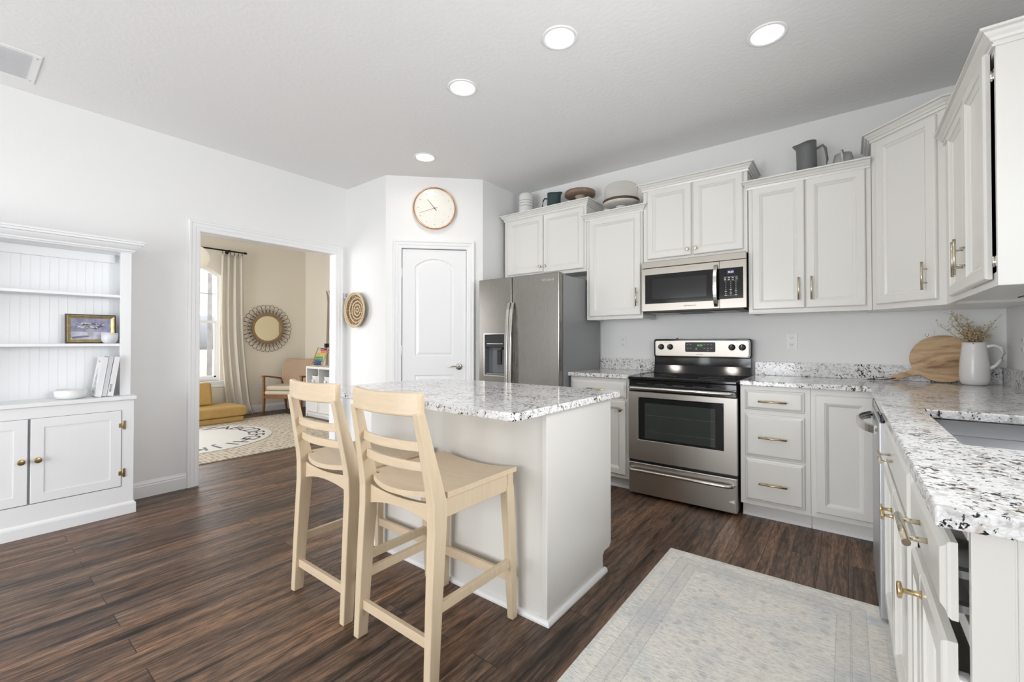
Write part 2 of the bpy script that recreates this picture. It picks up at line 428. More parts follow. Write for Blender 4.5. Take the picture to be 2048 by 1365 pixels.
def text(name, body, size, m, parent, loc, rot=(90, 0, 0), extrude=0.0006, align='CENTER', sx=1.0):
    c = bpy.data.curves.new(name, 'FONT'); c.body = body; c.size = size; c.extrude = extrude
    c.align_x = align; c.align_y = 'CENTER'; c.resolution_u = 3
    t = bpy.data.objects.new(name, c); COL.objects.link(t)
    dg = bpy.context.evaluated_depsgraph_get()
    me = bpy.data.meshes.new_from_object(t.evaluated_get(dg))
    bpy.data.objects.remove(t)
    me.transform(Matrix.Translation(loc) @ Matrix.Rotation(R(rot[2]), 4, 'Z') @ Matrix.Rotation(R(rot[1]), 4, 'Y') @ Matrix.Rotation(R(rot[0]), 4, 'X') @ Matrix.Diagonal((sx, 1, 1, 1)))
    me.materials.clear(); me.materials.append(m)
    o = bpy.data.objects.new(name, me); COL.objects.link(o)
    if parent is not None: o.parent = parent
    return o

# ------------------------------------------------------------ dimensions
XL, XW, YB, YF, ZC = -4.204, 0.759, 3.865, -3.0, 2.79   # kitchen: left wall, right wall, back wall, wall behind camera, ceiling
XO, YO1, YO2 = -7.77, -1.2, 3.98                        # front room beyond the opening
TH = 0.10

# ------------------------------------------------------------ the setting
f = MB().box(XO - 0.15, XW + 0.15, YF - 0.15, YO2 + 0.15, -0.06, 0).build('floor', FLOOR); struct(f)
c = MB().box(XO - 0.15, XW + 0.15, YF - 0.15, YO2 + 0.15, ZC, ZC + 0.08).build('ceiling', CEIL); struct(c)
# back wall and right wall (window over the sink), wall behind the camera (patio door)
struct(MB().box(XL - TH, XW + TH, YB, YB + 0.1, 0, ZC).build('wall_back', WALL))
mb = MB(); slab(mb, [YF, 0.72, 1.84, YB], [0, 1.15, 2.10, ZC], lambda u, v: not (0.72 < u < 1.84 and 1.15 < v < 2.10), XW, XW + 0.1, lambda u, v, w: (w, u, v))
struct(mb.build('wall_right', WALL))
mb = MB(); slab(mb, [XL - TH, -3.25, -0.75, XW + 0.1], [0, 2.08, ZC], lambda u, v: not (-3.25 < u < -0.75 and v < 2.08), YF - 0.1, YF, lambda u, v, w: (u, w, v))
struct(mb.build('wall_front', WALL))
# left wall with the cased opening
OY0, OY1, OZ = 1.273, 2.462, 2.076
mb = MB(); slab(mb, [YF - 0.1, OY0 - 0.012, OY1 + 0.012, YB + 0.1], [0, OZ + 0.012, ZC], lambda u, v: not (OY0 - 0.02 < u < OY1 + 0.02 and v < OZ), XL - TH, XL, lambda u, v, w: (w, u, v))
struct(mb.build('wall_left', WALL))
# pantry: short wall, angled wall with door, short wall
PX0, PY0, PX1, PY1 = -3.535, 2.598, -2.871, 3.262
struct(MB().box(XL, PX0 - 0.0, PY0, PY0 + 0.09, 0, ZC).build('wall_pantry_left', WALL))
struct(MB().box(PX1 - 0.09, PX1, PY1, YB, 0, ZC).build('wall_pantry_right', WALL))
L = math.hypot(PX1 - PX0, PY1 - PY0)
mb = MB(); slab(mb, [0, 0.142, 0.786, L], [0, 2.09, ZC], lambda u, v: not (0.142 < u < 0.786 and v < 2.09), 0, 0.09, lambda u, v, w: (u, w, v))
struct(at(mb.build('wall_pantry_front', WALL), (PX0, PY0, 0), 45))
# front room walls
mb = MB()
WY0, WY1, WZ0, WZS, WZT = 0.87, 2.63, 0.565, 2.215, 2.47   # arched window: sides, sill, spring line, crown
def arch(y0, y1, zs, zt, n=20):
    c_ = (y1 - y0) / 2; h = zt - zs; rad = (c_ * c_ + h * h) / (2 * h); cy = (y0 + y1) / 2; cz = zt - rad
    a0 = math.asin(c_ / rad)
    return [(cy + rad * math.sin(a0 - 2 * a0 * k / n), cz + rad * math.cos(a0 - 2 * a0 * k / n)) for k in range(n + 1)]  # right to left
A = arch(WY0, WY1, WZS, WZT)
for x in (XO, XO - 0.14):
    mb.add([(x, YO1, 0), (x, YO2, 0), (x, YO2, WZ0), (x, YO1, WZ0)], [(0, 1, 2, 3)])
    mb.add([(x, YO1, WZ0), (x, WY0, WZ0), (x, WY0, ZC), (x, YO1, ZC)], [(0, 1, 2, 3)])
    mb.add([(x, WY1, WZ0), (x, YO2, WZ0), (x, YO2, ZC), (x, WY1, ZC)], [(0, 1, 2, 3)])
    for (a, b) in zip(A[:-1], A[1:]): mb.add([(x, a[0], a[1]), (x, b[0], b[1]), (x, b[0], ZC), (x, a[0], ZC)], [(0, 1, 2, 3)])
loop = [(WY0, WZ0), (WY1, WZ0)] + A
for i in range(len(loop)):
    a, b = loop[i], loop[(i + 1) % len(loop)]
    mb.add([(XO, *a), (XO, *b), (XO - 0.14, *b), (XO - 0.14, *a)], [(0, 1, 2, 3)])
struct(mb.build('wall_far', CREAM))
struct(MB().box(XO, XL - TH, YO2, YO2 + 0.1, 0, ZC).build('wall_far_right', CREAM))
mb = MB(); slab(mb, [XO, -7.15, -5.05, XL - TH], [0, 0.60, 2.30, ZC], lambda u, v: not (-7.15 < u < -5.05 and 0.6 < v < 2.3), YO1 - 0.1, YO1, lambda u, v, w: (u, w, v))  # opening added so the fill lamp can shine into the front room
struct(mb.build('wall_far_left', CREAM))
mb = MB().sweep([(-7.15, 0.60), (-7.15, 2.30), (-5.05, 2.30), (-5.05, 0.60)], [(0, 0.02), (0.04, 0.02), (0.04, 0.07), (0, 0.07)], lambda u, v, w: (u, YO1 - w, v), closed=True, side=1).box(-6.12, -6.08, YO1 - 0.06, YO1 - 0.03, 0.6, 2.3)
struct(mb.build('added_window', TRIM))  # unseen window frame, added around the fill lamp's opening
struct(MB().box(XL - TH - 0.006, XL - TH, OY1 + 0.1, YO2, 0, ZC).build('wall_far_near', CREAM))

# casings, jambs, baseboards
CAS = [(0, 0), (0, 0.010), (0.008, 0.013), (0.030, 0.014), (0.036, 0.018), (0.058, 0.019), (0.066, 0.024), (0.078, 0.024), (0.082, 0.018), (0.082, 0)]
mb = MB().sweep([(OY0, 0), (OY0, OZ), (OY1, OZ), (OY1, 0)], CAS, lambda u, v, w: (XL + w, u, v), side=-1)
struct(mb.build('trim_1', TRIM))
mb = MB()
mb.box(XL - TH - 0.001, XL + 0.001, OY0 - 0.012, OY0, 0, OZ + 0.012).box(XL - TH - 0.001, XL + 0.001, OY1, OY1 + 0.012, 0, OZ + 0.012).box(XL - TH - 0.001, XL + 0.001, OY0, OY1, OZ, OZ + 0.012)
struct(mb.build('trim_2', TRIM))
CAS2 = [(o * 0.97, w) for o, w in CAS]
mb = MB().sweep([(0.151, 0), (0.151, 2.082), (0.777, 2.082), (0.777, 0)], CAS2, lambda u, v, w: (u, -w, v), side=-1)
mb.box(0.142, 0.151, 0, 0.09, 0, 2.09).box(0.777, 0.786, 0, 0.09, 0, 2.09).box(0.151, 0.777, 0, 0.09, 2.082, 2.09)
struct(at(mb.build('trim_3', TRIM), (PX0, PY0, 0), 45))
BB = [(0, 0), (0.014, 0), (0.014, 0.085), (0.011, 0.092), (0.012, 0.100), (0.006, 0.112), (0.004, 0.120), (0, 0.122)]
SHOE = [(0, 0), (0.020, 0), (0.019, 0.008), (0.014, 0.016), (0.006, 0.020), (0, 0.020)]
def baseboard(name, path, side=1):
    struct(MB().sweep(path, BB, lambda u, v, w: (u, v, w), side=side).build(name, TRIM))
baseboard('baseboard_left', [(XL, YF), (XL, OY0 - 0.083)])
baseboard('baseboard_pantry', [(XL, OY1 + 0.083), (XL, PY0), (PX0, PY0), (PX0 + 0.045, PY0 + 0.045)])
baseboard('baseboard_far', [(XO, YO1), (XO, YO2), (XL - TH - 0.006, YO2)])
baseboard('baseboard_front', [(-0.75 + 0.02, YF), (XW, YF), (XW, 0.9)], side=-1)

# pantry door
d1 = thing('door_1', 'white panelled pantry door with arched upper panel', 'door', (PX0, PY0, 0), 45); d1['kind'] = 'structure'
def arch_out(x0, x1, z0, z1, rise):
    def o(i):
        a, b, lo, hi = x0 + i, x1 - i, z0 + i, z1 - i
        w = (b - a) / 2; h = rise; rad = (w * w + h * h) / (2 * h); cz = hi + 0 - rad; t = math.asin(w / rad)
        top = [((a + b) / 2 + rad * math.sin(t - 2 * t * k / 14), cz + rad * math.cos(t - 2 * t * k / 14)) for k in range(15)]
        return [(a, lo), (b, lo)] + top
    return o
mb = MB()
DX0, DX1, DZ = 0.155, 0.773, 2.076
mb.box(DX0, DX1, 0.012, 0.045, 0.012, DZ)
# frame in front of the sunk panels
up = arch_out(0.278, 0.650, 1.030, 1.985, 0.075)
pts_in = up(0)
def frame_with_hole(mb, x0, x1, z0, z1, hole, y):
    n = len(hole); bot = hole[0], hole[1]; top = hole[2:]
    mb.add([(x0, y, z0), (x1, y, z0), (hole[1][0], y, hole[1][1]), (hole[0][0], y, hole[0][1])], [(0, 1, 2, 3)])
    mb.add([(x1, y, z0), (x1, y, z1), (top[0][0], y, top[0][1]), (hole[1][0], y, hole[1][1])], [(0, 1, 2, 3)])
    mb.add([(x0, y, z0), (hole[0][0], y, hole[0][1]), (top[-1][0], y, top[-1][1]), (x0, y, z1)], [(0, 1, 2, 3)])
    for i in range(len(top) - 1):
        a, b = top[i], top[i + 1]
        ta = x1 if i == 0 else a[0]; tb = x0 if i == len(top) - 2 else b[0]
        mb.add([(a[0], y, a[1]), (ta, y, z1), (tb, y, z1), (b[0], y, b[1])], [(0, 1, 2, 3)])
low = lambda i: [(0.278 + i, 0.21 + i), (0.650 - i, 0.21 + i), (0.650 - i, 0.845 - i), (0.278 + i, 0.845 - i)]
frame_with_hole(mb, DX0, DX1, 0.93, DZ, pts_in, 0.004)
frame_with_hole(mb, DX0, DX1, 0.012, 0.93, low(0), 0.004)
PR = [(0, 0.004), (0.006, 0.011), (0.014, 0.0115), (0.034, 0.0055), (0.040, 0.005)]
for o_ in (up, low): mb.loft([[(x, y, z) for x, z in o_(i)] for i, y in PR], cap=False); mb.add([(x, 0.005, z) for x, z in o_(0.04)], [tuple(range(len(o_(0.04))))])
mb.box(DX0, DX0 + 0.001, 0.004, 0.012, 0.012, DZ).box(DX1 - 0.001, DX1, 0.004, 0.012, 0.012, DZ).box(DX0, DX1, 0.004, 0.012, DZ - 0.001, DZ)
mb.build('door_leaf', TRIM, d1)
for z in (1.84, 1.09, 0.25):
    h = MB().cyl((DX0 - 0.004, -0.003, z - 0.045), 0.006, 0.09).box(DX0 - 0.012, DX0 + 0.003, 0.0, 0.004, z - 0.045, z + 0.045).build('hinge', WPLAST, d1)
hb = MB()
hb.lathe([(0.034, 0.004), (0.034, -0.002), (0.030, -0.008), (0.020, -0.010), (0.012, -0.012), (0.011, -0.045)], (0.705, 0, 0.925), 32, 'y')
hb.tube([(0.705, -0.045, 0.925), (0.69, -0.050, 0.928), (0.66, -0.050, 0.934), (0.625, -0.048, 0.928), (0.598, -0.046, 0.920)], [0.012, 0.010, 0.008, 0.007, 0.006])
hb.build('lever_handle', CHROME, d1)

# window frames of the front room (window_1), sink window (window_2), patio door (window_3)
w1 = thing('window_1', 'white double-hung window with arched top in the front room', 'window', (0, 0, 0)); w1['kind'] = 'structure'
xf = XO - 0.085
Af = arch(WY0, WY1, WZS, WZT)
fr = MB(); path = [(WY0, WZ0)] + [(WY0, WZS)] + Af[::-1][1:-1] + [(WY1, WZS), (WY1, WZ0)]
fr.sweep(path, [(0, -0.03), (0.034, -0.03), (0.034, 0.03), (0, 0.03)], lambda u, v, w: (xf + w, u, v), closed=True, side=1)
fr.build('window_frame', TRIM, w1)
s_ = MB()
cy = (WY0 + WY1) / 2
s_.box(xf - 0.02, xf + 0.025, WY0 + 0.03, WY1 - 0.03, 1.462, 1.50).box(xf - 0.02, xf + 0.02, WY0 + 0.03, WY1 - 0.03, WZ0 + 0.03, WZ0 + 0.075)
s_.box(xf - 0.02, xf + 0.02, WY1 - 0.06, WY1 - 0.03, WZ0 + 0.05, 1.47).box(xf - 0.02, xf + 0.02, WY0 + 0.03, WY0 + 0.06, WZ0 + 0.05, 1.47).box(xf - 0.02, xf + 0.02, cy - 0.03, cy + 0.03, WZ0 + 0.03, 1.47)
s_.build('sash', TRIM, w1)
s_ = MB(); s_.box(xf - 0.008, xf + 0.008, WY0 + 0.03, WY1 - 0.03, 1.91, 1.926).box(xf - 0.02, xf + 0.02, cy - 0.03, cy + 0.03, 1.49, WZT - 0.03)
s_.build('muntin', mat('window_muntin', (0.55, 0.57, 0.60), 0.5), w1)
GL = mat_glass('window_glass', (1, 1, 1), 0.0, 1.02)
MB().box(xf - 0.003, xf + 0.003, WY0 + 0.02, WY1 - 0.02, WZ0 + 0.03, WZS).build('glass_pane', GL, w1)
s_ = MB().box(XO - 0.06, XO + 0.03, WY0 - 0.08, WY1 + 0.09, WZ0 - 0.022, WZ0).box(XO, XO + 0.016, WY0 - 0.05, WY1 + 0.06, WZ0 - 0.10, WZ0 - 0.022).box(XO, XO + 0.022, WY0 - 0.05, WY1 + 0.06, WZ0 - 0.05, WZ0 - 0.022)
s_.build('window_sill', TRIM, w1, bevel=0.004)
w2 = MB()
w2.sweep([(0.72, 1.15), (0.72, 2.10), (1.84, 2.10), (1.84, 1.15)], [(0, 0.02), (0.04, 0.02), (0.04, 0.07), (0, 0.07)], lambda u, v, w: (XW + w, u, v), closed=True, side=1)
w2.box(XW + 0.03, XW + 0.06, 1.26, 1.30, 1.15, 2.10)
struct(w2.build('window_2', TRIM))
w3 = MB()
w3.sweep([(-3.25, 0.0), (-3.25, 2.08), (-0.75, 2.08), (-0.75, 0.0)], [(0, 0.02), (0.06, 0.02), (0.06, 0.08), (0, 0.08)], lambda u, v, w: (u, YF - w, v), closed=True, side=1)
w3.box(-2.04, -1.96, YF - 0.07, YF - 0.03, 0, 2.08)
struct(w3.build('window_3', TRIM))

# ------------------------------------------------------------ cabinet parts (local frame: x along the width, front at y=0 facing -y)
CROWN = [(0.0, -0.012), (0.009, -0.012), (0.011, -0.004), (0.006, -0.002), (0.007, 0.004), (0.014, 0.007), (0.018, 0.016), (0.028, 0.025), (0.034, 0.033), (0.032, 0.036), (0.045, 0.038), (0.045, 0.047), (0.0, 0.047)]
DOORP = [(0, -0.012), (0.003, -0.017), (0.007, -0.0195), (0.046, -0.020), (0.048, -0.0155), (0.052, -0.0155), (0.054, -0.0135), (0.064, -0.007), (0.066, -0.004), (0.0675, -0.004)]
DRAWP = [(0, -0.008), (0.003, -0.012), (0.008, -0.013), (0.011, -0.0145), (0.017, -0.0195), (0.021, -0.020)]
def door_mb(x0, x1, z0, z1): return MB().panel(x0, x1, z0, z1, DOORP, 0.0)
def bar_pull(m, parent, x, y, z, length, vertical, posts=0.076, out=0.032, r=0.006):
    b = MB()
    a = (0, 0, length / 2) if vertical else (length / 2, 0, 0)
    b.tube([(x - a[0], y - out, z - a[2]), (x + a[0], y - out, z + a[2])], r, 12)
    for s in (-1, 1):
        o = (0, s * posts / 2) if vertical else (s * posts / 2, 0)
        b.cyl((x + o[0], y - out, z + o[1]), r * 0.72, out, 'y', 10)
    return b.build('handle', m, parent)
def knob(m, parent, x, y, z, r=0.014, out=0.028):
    return MB().lathe([(0.0085, 0.0), (0.0055, -0.006), (0.005, -out + 0.010), (0.0075, -out + 0.009), (r, -out + 0.007), (r, -out + 0.001), (r - 0.0015, -out), (0.0, -out)], (x, y, z), 24, 'y').build('knob', m, parent)

def upper(name, label, loc, rot, w, d, z0, z1, doors, crown=True, crown_path=None, opening=None, pre=None, post=None):
    T = thing(name, label, 'cabinet', loc, rot, None)
    if opening:
        o0, o1, oz0, oz1 = opening
        b = MB(); slab(b, [0, o0, o1, w], [z0 + 0.012, oz0, oz1, z1], lambda u, v: not (o0 < u < o1 and oz0 < v < oz1), 0, 0.019, lambda u, v, q: (u, q, v))
        b.box(0, w, 0.05, d, z0 + 0.012, z1).box(0, w, 0.019, 0.05, z0 + 0.012, oz0 - 0.002).box(0, w, 0.019, 0.05, oz1 + 0.002, z1).box(w - 0.012, w, 0.019, 0.05, oz0, oz1).box(w - 0.001, w + 0.0015, 0.0, d, z0 + 0.002, z1)
        MB().box(o0 - 0.01, w - 0.013, 0.045, 0.0499, oz0, oz1).build('interior_shade', CABIN, T)  # dark sheet, shade of the open cabinet put into its colour
    else: b = MB().box(0, w, 0, d, z0 + 0.012, z1)
    b.box(0, w, 0, 0.02, z0, z0 + 0.012).box(0, 0.016, 0.02, d, z0, z0 + 0.012).box(w - 0.016, w, 0.02, d, z0, z0 + 0.012)
    b.build('body', CAB, T, bevel=0 if opening else 0.0012)
    if crown:
        MB().sweep(crown_path or [(0, d), (0, 0), (w, 0), (w, d)], [(o, z1 + z) for o, z in CROWN], lambda u, v, q: (u, v, q), side=1, pre=pre, post=post).build('crown_molding', CAB, T)
    for (x0, x1, dz0, dz1, hk, hx, hz) in doors:
        D = door_mb(x0, x1, dz0, dz1).build('door', CAB, T)
        if hk == 'bar': bar_pull(PALE, D, hx, -0.020, hz, 0.155, True)
        if hk == 'knob': knob(PALE, D, hx, -0.020, hz)
    return T
YU = 3.555; DU = YB - YU - 0.002
# A above the refrigerator
upper('upper_cabinet', 'white two-door wall cabinet above the refrigerator, under the green pitcher', (-2.82, YU, 0), 0, 0.948, DU, 1.814, 2.428,
      [(0.045, 0.481, 1.852, 2.405, 'knob', 0.455, 1.905), (0.489, 0.925, 1.842, 2.405, 'knob', 0.512, 1.905)])
# B narrow
upper('upper_cabinet', 'white single-door wall cabinet between the refrigerator and the microwave', (-1.870, YU, 0), 0, 0.522, DU, 1.367, 2.274,
      [(0.032, 0.508, 1.397, 2.262, 'bar', 0.478, 1.545)], crown_path=[(0, 0), (0.522, 0)], pre=(0, -1), post=(0, 1))
# C above microwave
upper('upper_cabinet', 'white two-door wall cabinet directly above the microwave, with round knobs', (-1.342, YU, 0), 0, 0.776, DU, 1.822, 2.430,
      [(0.038, 0.386, 1.850, 2.418, 'knob', 0.360, 1.896), (0.400, 0.749, 1.850, 2.418, 'knob', 0.420, 1.896)])
# D two doors
upper('upper_cabinet', 'white two-door wall cabinet right of the microwave, under the grey pitcher', (-0.561, YU, 0), 0, 0.690, DU, 1.371, 2.284,
      [(0.027, 0.340, 1.401, 2.272, 'bar', 0.307, 1.53), (0.348, 0.662, 1.401, 2.272, 'bar', 0.379, 1.53)], crown_path=[(0, 0), (0.688, 0)], pre=(0, -1))
# E diagonal corner
T = thing('upper_cabinet', 'tall white angled corner wall cabinet with a single door', 'cabinet', (0.131, YU, 0), 0)
ex, ey = 0.299, -0.299
poly = [(0, 0), (ex, ey), (XW - 0.133, ey), (XW - 0.133, DU), (0, DU)]
MB().prism(poly, 1.371, 2.436).build('body', CAB, T, bevel=0.0012)
MB().sweep([(0, DU), (0, 0), (ex, ey), (XW - 0.133, ey)], [(o, 2.436 + z) for o, z in CROWN], lambda u, v, q: (u, v, q), side=1).build('crown_molding', CAB, T)
b = door_mb(0.038, 0.382, 1.403, 2.412); b2 = MB(); b2.M = Matrix.Rotation(R(-45), 4, 'Z')
b2.add(b.v, b.f); D = b2.build('door', CAB, T)
h = bar_pull(PALE, D, 0.335, -0.020, 1.535, 0.155, True); h.rotation_euler = (0, 0, R(-45))
# F right-wall uppers (faces -X, runs towards the camera)
FX = 0.426; FD = XW - FX - 0.002
T = upper('upper_cabinet', 'white two-door wall cabinet at the far right, on the window wall', (FX, 3.250, 0), -90, 0.985, FD, 1.371, 2.232,
      [(0.178, 0.570, 1.398, 2.214, 'bar', 0.535, 1.535)], crown_path=[(0.002, 0), (0.985, 0), (0.985, FD)], opening=(0.60, 0.968, 1.42, 2.205))
# second door, standing slightly ajar on its hinges
D = door_mb(0.576, 0.936, 1.398, 2.226).build('door', CAB, T); bar_pull(PALE, D, 0.607, -0.020, 1.535, 0.155, True)
D.location = (0, -0.004, 0); D.rotation_euler = (0, 0, 0)
for z in (1.46, 2.13):
    MB().box(0.928, 0.975, -0.002, 0.004, z - 0.018, z + 0.018).cyl((0.952, -0.004, z - 0.02), 0.004, 0.04).build('hinge', CHROME, T)
MB().box(0.34, 0.99, 0.18, 0.184, 1.366, 1.371).build('panel_seam', CABIN, T)

# ------------------------------------------------------------ base cabinets
YCF = 3.260   # face frame of the back run
def base_box(T, w, d, kick=0.075, h=0.882, zk=0.097, ends=(0, 0)):
    b = MB()
    b.prism([(0, zk), (0, h), (d, h), (d, 0), (kick, 0), (kick, zk)], 0, w, 'x') if False else None
    b.add([], [])
    P_ = [(0, zk), (0, h), (d, h), (d, 0), (kick, 0), (kick, zk)]
    b.prism(P_, 0, w, 'x')
    o = b.build('body', CAB, T, bevel=0.0012)
    MB().prism([(kick - 0.012, 0), (kick - 0.012, 0.012), (kick - 0.004, 0.02), (kick, 0.02), (kick, 0)], 0.002, w - 0.002, 'x').build('toe_kick_trim', TRIM, T)
    return o
BDEPTH = YB - YCF
# left of the range
T = thing('base_cabinet', 'white base cabinet left of the range with one drawer and one door', 'cabinet', (-1.870, YCF, 0))
base_box(T, 0.522, BDEPTH)
D = MB().panel(0.016, 0.502, 0.727, 0.858, DRAWP, 0).build('drawer', CAB, T); bar_pull(BRASS, D, 0.255, -0.02, 0.79, 0.155, False)
D = door_mb(0.016, 0.496, 0.126, 0.702).build('door', CAB, T); knob(OLDBRASS, D, 0.462, -0.02, 0.636)
# drawers right of the range
T = thing('base_cabinet', 'white three-drawer base cabinet directly right of the range', 'cabinet', (-0.568, YCF, 0))
base_box(T, 0.388, BDEPTH)
for z0, z1, hz in ((0.725, 0.854, 0.784), (0.418, 0.697, 0.550), (0.126, 0.404, 0.252)):
    D = MB().panel(0.029, 0.359, z0, z1, DRAWP, 0).build('drawer', CAB, T)
    bar_pull(BRASS, D, 0.190, -0.02, hz, 0.158, False)
T = thing('base_cabinet', 'white base cabinet in the corner behind the dishwasher, with one tall door', 'cabinet', (-0.179, YCF, 0))
base_box(T, XW - 0.003 + 0.179, BDEPTH - 0.002)
D = door_mb(0.025, 0.300, 0.129, 0.845).build('door', CAB, T)
# right run: sink base and end cabinet (fronts face -X)
RX = 0.150
T = thing('base_cabinet', 'white sink base cabinet beside the dishwasher, with twin doors and round brass knobs', 'cabinet', (RX, 2.366, 0), -90)
b = MB()
b.box(0, 0.918, 0, 0.019, 0.097, 0.882).box(0, 0.918, 0.075, 0.09, 0, 0.097).box(0, 0.018, 0.019, 0.60, 0.097, 0.882).box(0.90, 0.918, 0.019, 0.60, 0.097, 0.882).box(0, 0.918, 0.019, 0.60, 0.097, 0.115)
b.build('body', CAB, T, bevel=0.001)
def shift(o, y): o.location.y += y; return o
D = shift(MB().panel(0.008, 0.895, 0.712, 0.852, DRAWP, 0).build('drawer_front', CAB, T), -0.012); bar_pull(PALE, D, 0.400, -0.02, 0.775, 0.170, False, posts=0.105, out=0.031)
for x0, x1, kx in ((0.008, 0.436, 0.405), (0.442, 0.880, 0.475)):
    D = shift(door_mb(x0, x1, 0.115, 0.682).build('door', CAB, T), -0.012); knob(BRASS, D, kx, -0.02, 0.600, 0.015, 0.032)
T = thing('base_cabinet', 'white base cabinet at the near end of the sink counter, doors slightly ajar', 'cabinet', (RX, 1.448, 0), -90)
b = MB(); b.box(0.001, 0.466, 0.075, 0.60, 0, 0.097).box(0.001, 0.020, 0, 0.60, 0.097, 0.881).box(0.020, 0.466, 0.02, 0.60, 0.097, 0.115).box(0.020, 0.466, 0.585, 0.60, 0.115, 0.881).box(0.001, 0.460, 0, 0.02, 0.856, 0.881).box(0.466, 0.478, 0.0, 0.60, 0.0, 0.881).box(0.020, 0.460, 0.001, 0.02, 0.690, 0.722)
b.box(0.478, 0.484, 0, 0.605, 0.0, 0.881)
b.build('body', CAB, T, bevel=0.001)
MB().box(0.4843, 0.4858, 0.045, 0.047, 0.0, 0.878).build('panel_seam', CAB, T)
D = shift(MB().panel(0.040, 0.468, 0.728, 0.852, DRAWP, 0).build('drawer', CAB, T), -0.012)
bar_pull(PALE, D, 0.270, -0.02, 0.797, 0.165, False, posts=0.105, out=0.032, r=0.007)
D = shift(door_mb(0.040, 0.197, 0.115, 0.684).build('door', CAB, T), -0.012)
D = shift(door_mb(0.203, 0.460, 0.115, 0.690).build('door', CAB, T), -0.012); knob(BRASS, D, 0.232, -0.02, 0.655, 0.0165, 0.038)
for z in (0.62, 0.2): MB().box(0.445, 0.470, -0.012, 0.002, z - 0.02, z + 0.02).cyl((0.472, -0.008, z - 0.022), 0.005, 0.044).build('hinge', WPLAST, T)
MB().box(0.021, 0.465, 0.07, 0.075, 0.116, 0.856).build('interior_shade', CABIN, T)  # near-black sheet standing in for the shade behind the ajar fronts
for z in (0.745, 0.80): MB().box(0.44, 0.458, -0.012, 0.06, z - 0.006, z + 0.006).build('drawer_slide', STEELD, T)

# ------------------------------------------------------------ worktops
def rounded(poly, corners, seg=6):
    out = []; n = len(poly)
    for i, p in enumerate(poly):
        r = corners[i]
        if r == 0: out.append(p); continue
        p = Vector(p); a = (Vector(poly[i - 1]) - p).normalized(); b = (Vector(poly[(i + 1) % n]) - p).normalized()
        p0 = p + a * r; p1 = p + b * r
        for k in range(seg + 1):
            t = k / seg; out.append(tuple(p0 * (1 - t) ** 2 + p * 2 * t * (1 - t) + p1 * t * t))
    return out
T = thing('worktop', 'speckled granite worktop running round the corner from range to sink', 'worktop', (0, 0, 0))
mb = MB()
xs = [-0.566, 0.108, 0.232, 0.640, XW - 0.001]; ys = [0.945, 1.558, 2.282, 3.225, YB - 0.001]
slab(mb, xs, ys, lambda x, y: (y > 3.225 or x > 0.108) and not (0.232 < x < 0.64 and 1.558 < y < 2.282), 0.882, 0.914)
mb.build('slab', GRAN, T, bevel=0.005, seg=3)
mb = MB().box(-0.566, XW - 0.021, YB - 0.021, YB - 0.001, 0.9145, 1.016).box(XW - 0.021, XW - 0.001, 0.95, YB - 0.001, 0.9145, 1.016)
mb.build('backsplash', GRAN, T, bevel=0.002)
T = thing('worktop', 'short speckled granite worktop between refrigerator and range', 'worktop', (0, 0, 0))
MB().box(-1.880, -1.342, 3.225, YB - 0.001, 0.882, 0.914).build('slab', GRAN, T, bevel=0.005, seg=3)
MB().box(-1.880, -1.342, YB - 0.021, YB - 0.001, 0.9145, 1.016).build('backsplash', GRAN, T, bevel=0.002)

# sink
SINK = mat_steel('sink_steel', (0.36, 0.37, 0.39), 0.32, (1, 60, 60), 0.2)
T = thing('sink', 'undermount double-bowl stainless steel sink', 'sink', (0.436, 1.92, 0.68))
def bowl(mb, x0, x1, y0, y1, z0, z1, r=0.05):
    lo = lambda i, z: [(x, y, z) for x, y in rounded([(x0 + i, y0 + i), (x1 - i, y0 + i), (x1 - i, y1 - i), (x0 + i, y1 - i)], [r] * 4)]
    mb.loft([lo(-0.012, z1), lo(0, z1), lo(0.004, z0 + 0.03), lo(0.03, z0)], smooth=True, cap=False)
    q = lo(0.03, z0); mb.add(q, [tuple(range(len(q)))])
for y0, y1 in ((-0.352, -0.012), (0.012, 0.352)):
    mb = MB(); bowl(mb, -0.198, 0.198, y0, y1, 0.0, 0.1995)
    mb.build('bowl', SINK, T)
    MB().lathe([(0.045, 0.002), (0.038, 0.004), (0.03, 0.001), (0, 0.001)], (0.05, (y0 + y1) / 2, 0), 24).build('drain', CHROME, T)
# faucet stands behind the sink, outside the frame to the right
# ------------------------------------------------------------ dishwasher
T = thing('dishwasher', 'stainless dishwasher seen edge-on beside the sink cabinet, curved bar handle', 'dishwasher', (0.104, 2.972, 0), -90)
MB().box(0.003, 0.597, 0.03, 0.62, 0.02, 0.868).build('body', STEELD, T)
MB().box(0.003, 0.597, 0.0, 0.030, 0.022, 0.835).build('door', mat('dishwasher_steel', (0.56, 0.57, 0.59), 0.38, 0.85), T, bevel=0.006, seg=3)
MB().box(0.003, 0.597, 0.006, 0.030, 0.836, 0.868).build('control_strip', BLACK, T, bevel=0.003)
mb = MB()
pts = [(0.05 + 0.50 * k / 16, -0.004 - 0.056 * math.sin(PI * k / 16) ** 0.7, 0.795) for k in range(17)]
mb.tube(pts, 0.0085, 12, flat=1.0)
mb.loft([[(p[0], p[1], p[2] - 0.019), (p[0], p[1] - 0.010, p[2] - 0.016), (p[0], p[1] - 0.010, p[2] + 0.016), (p[0], p[1], p[2] + 0.019)] for p in pts])
mb.build('handle', HANDLE_ST, T)

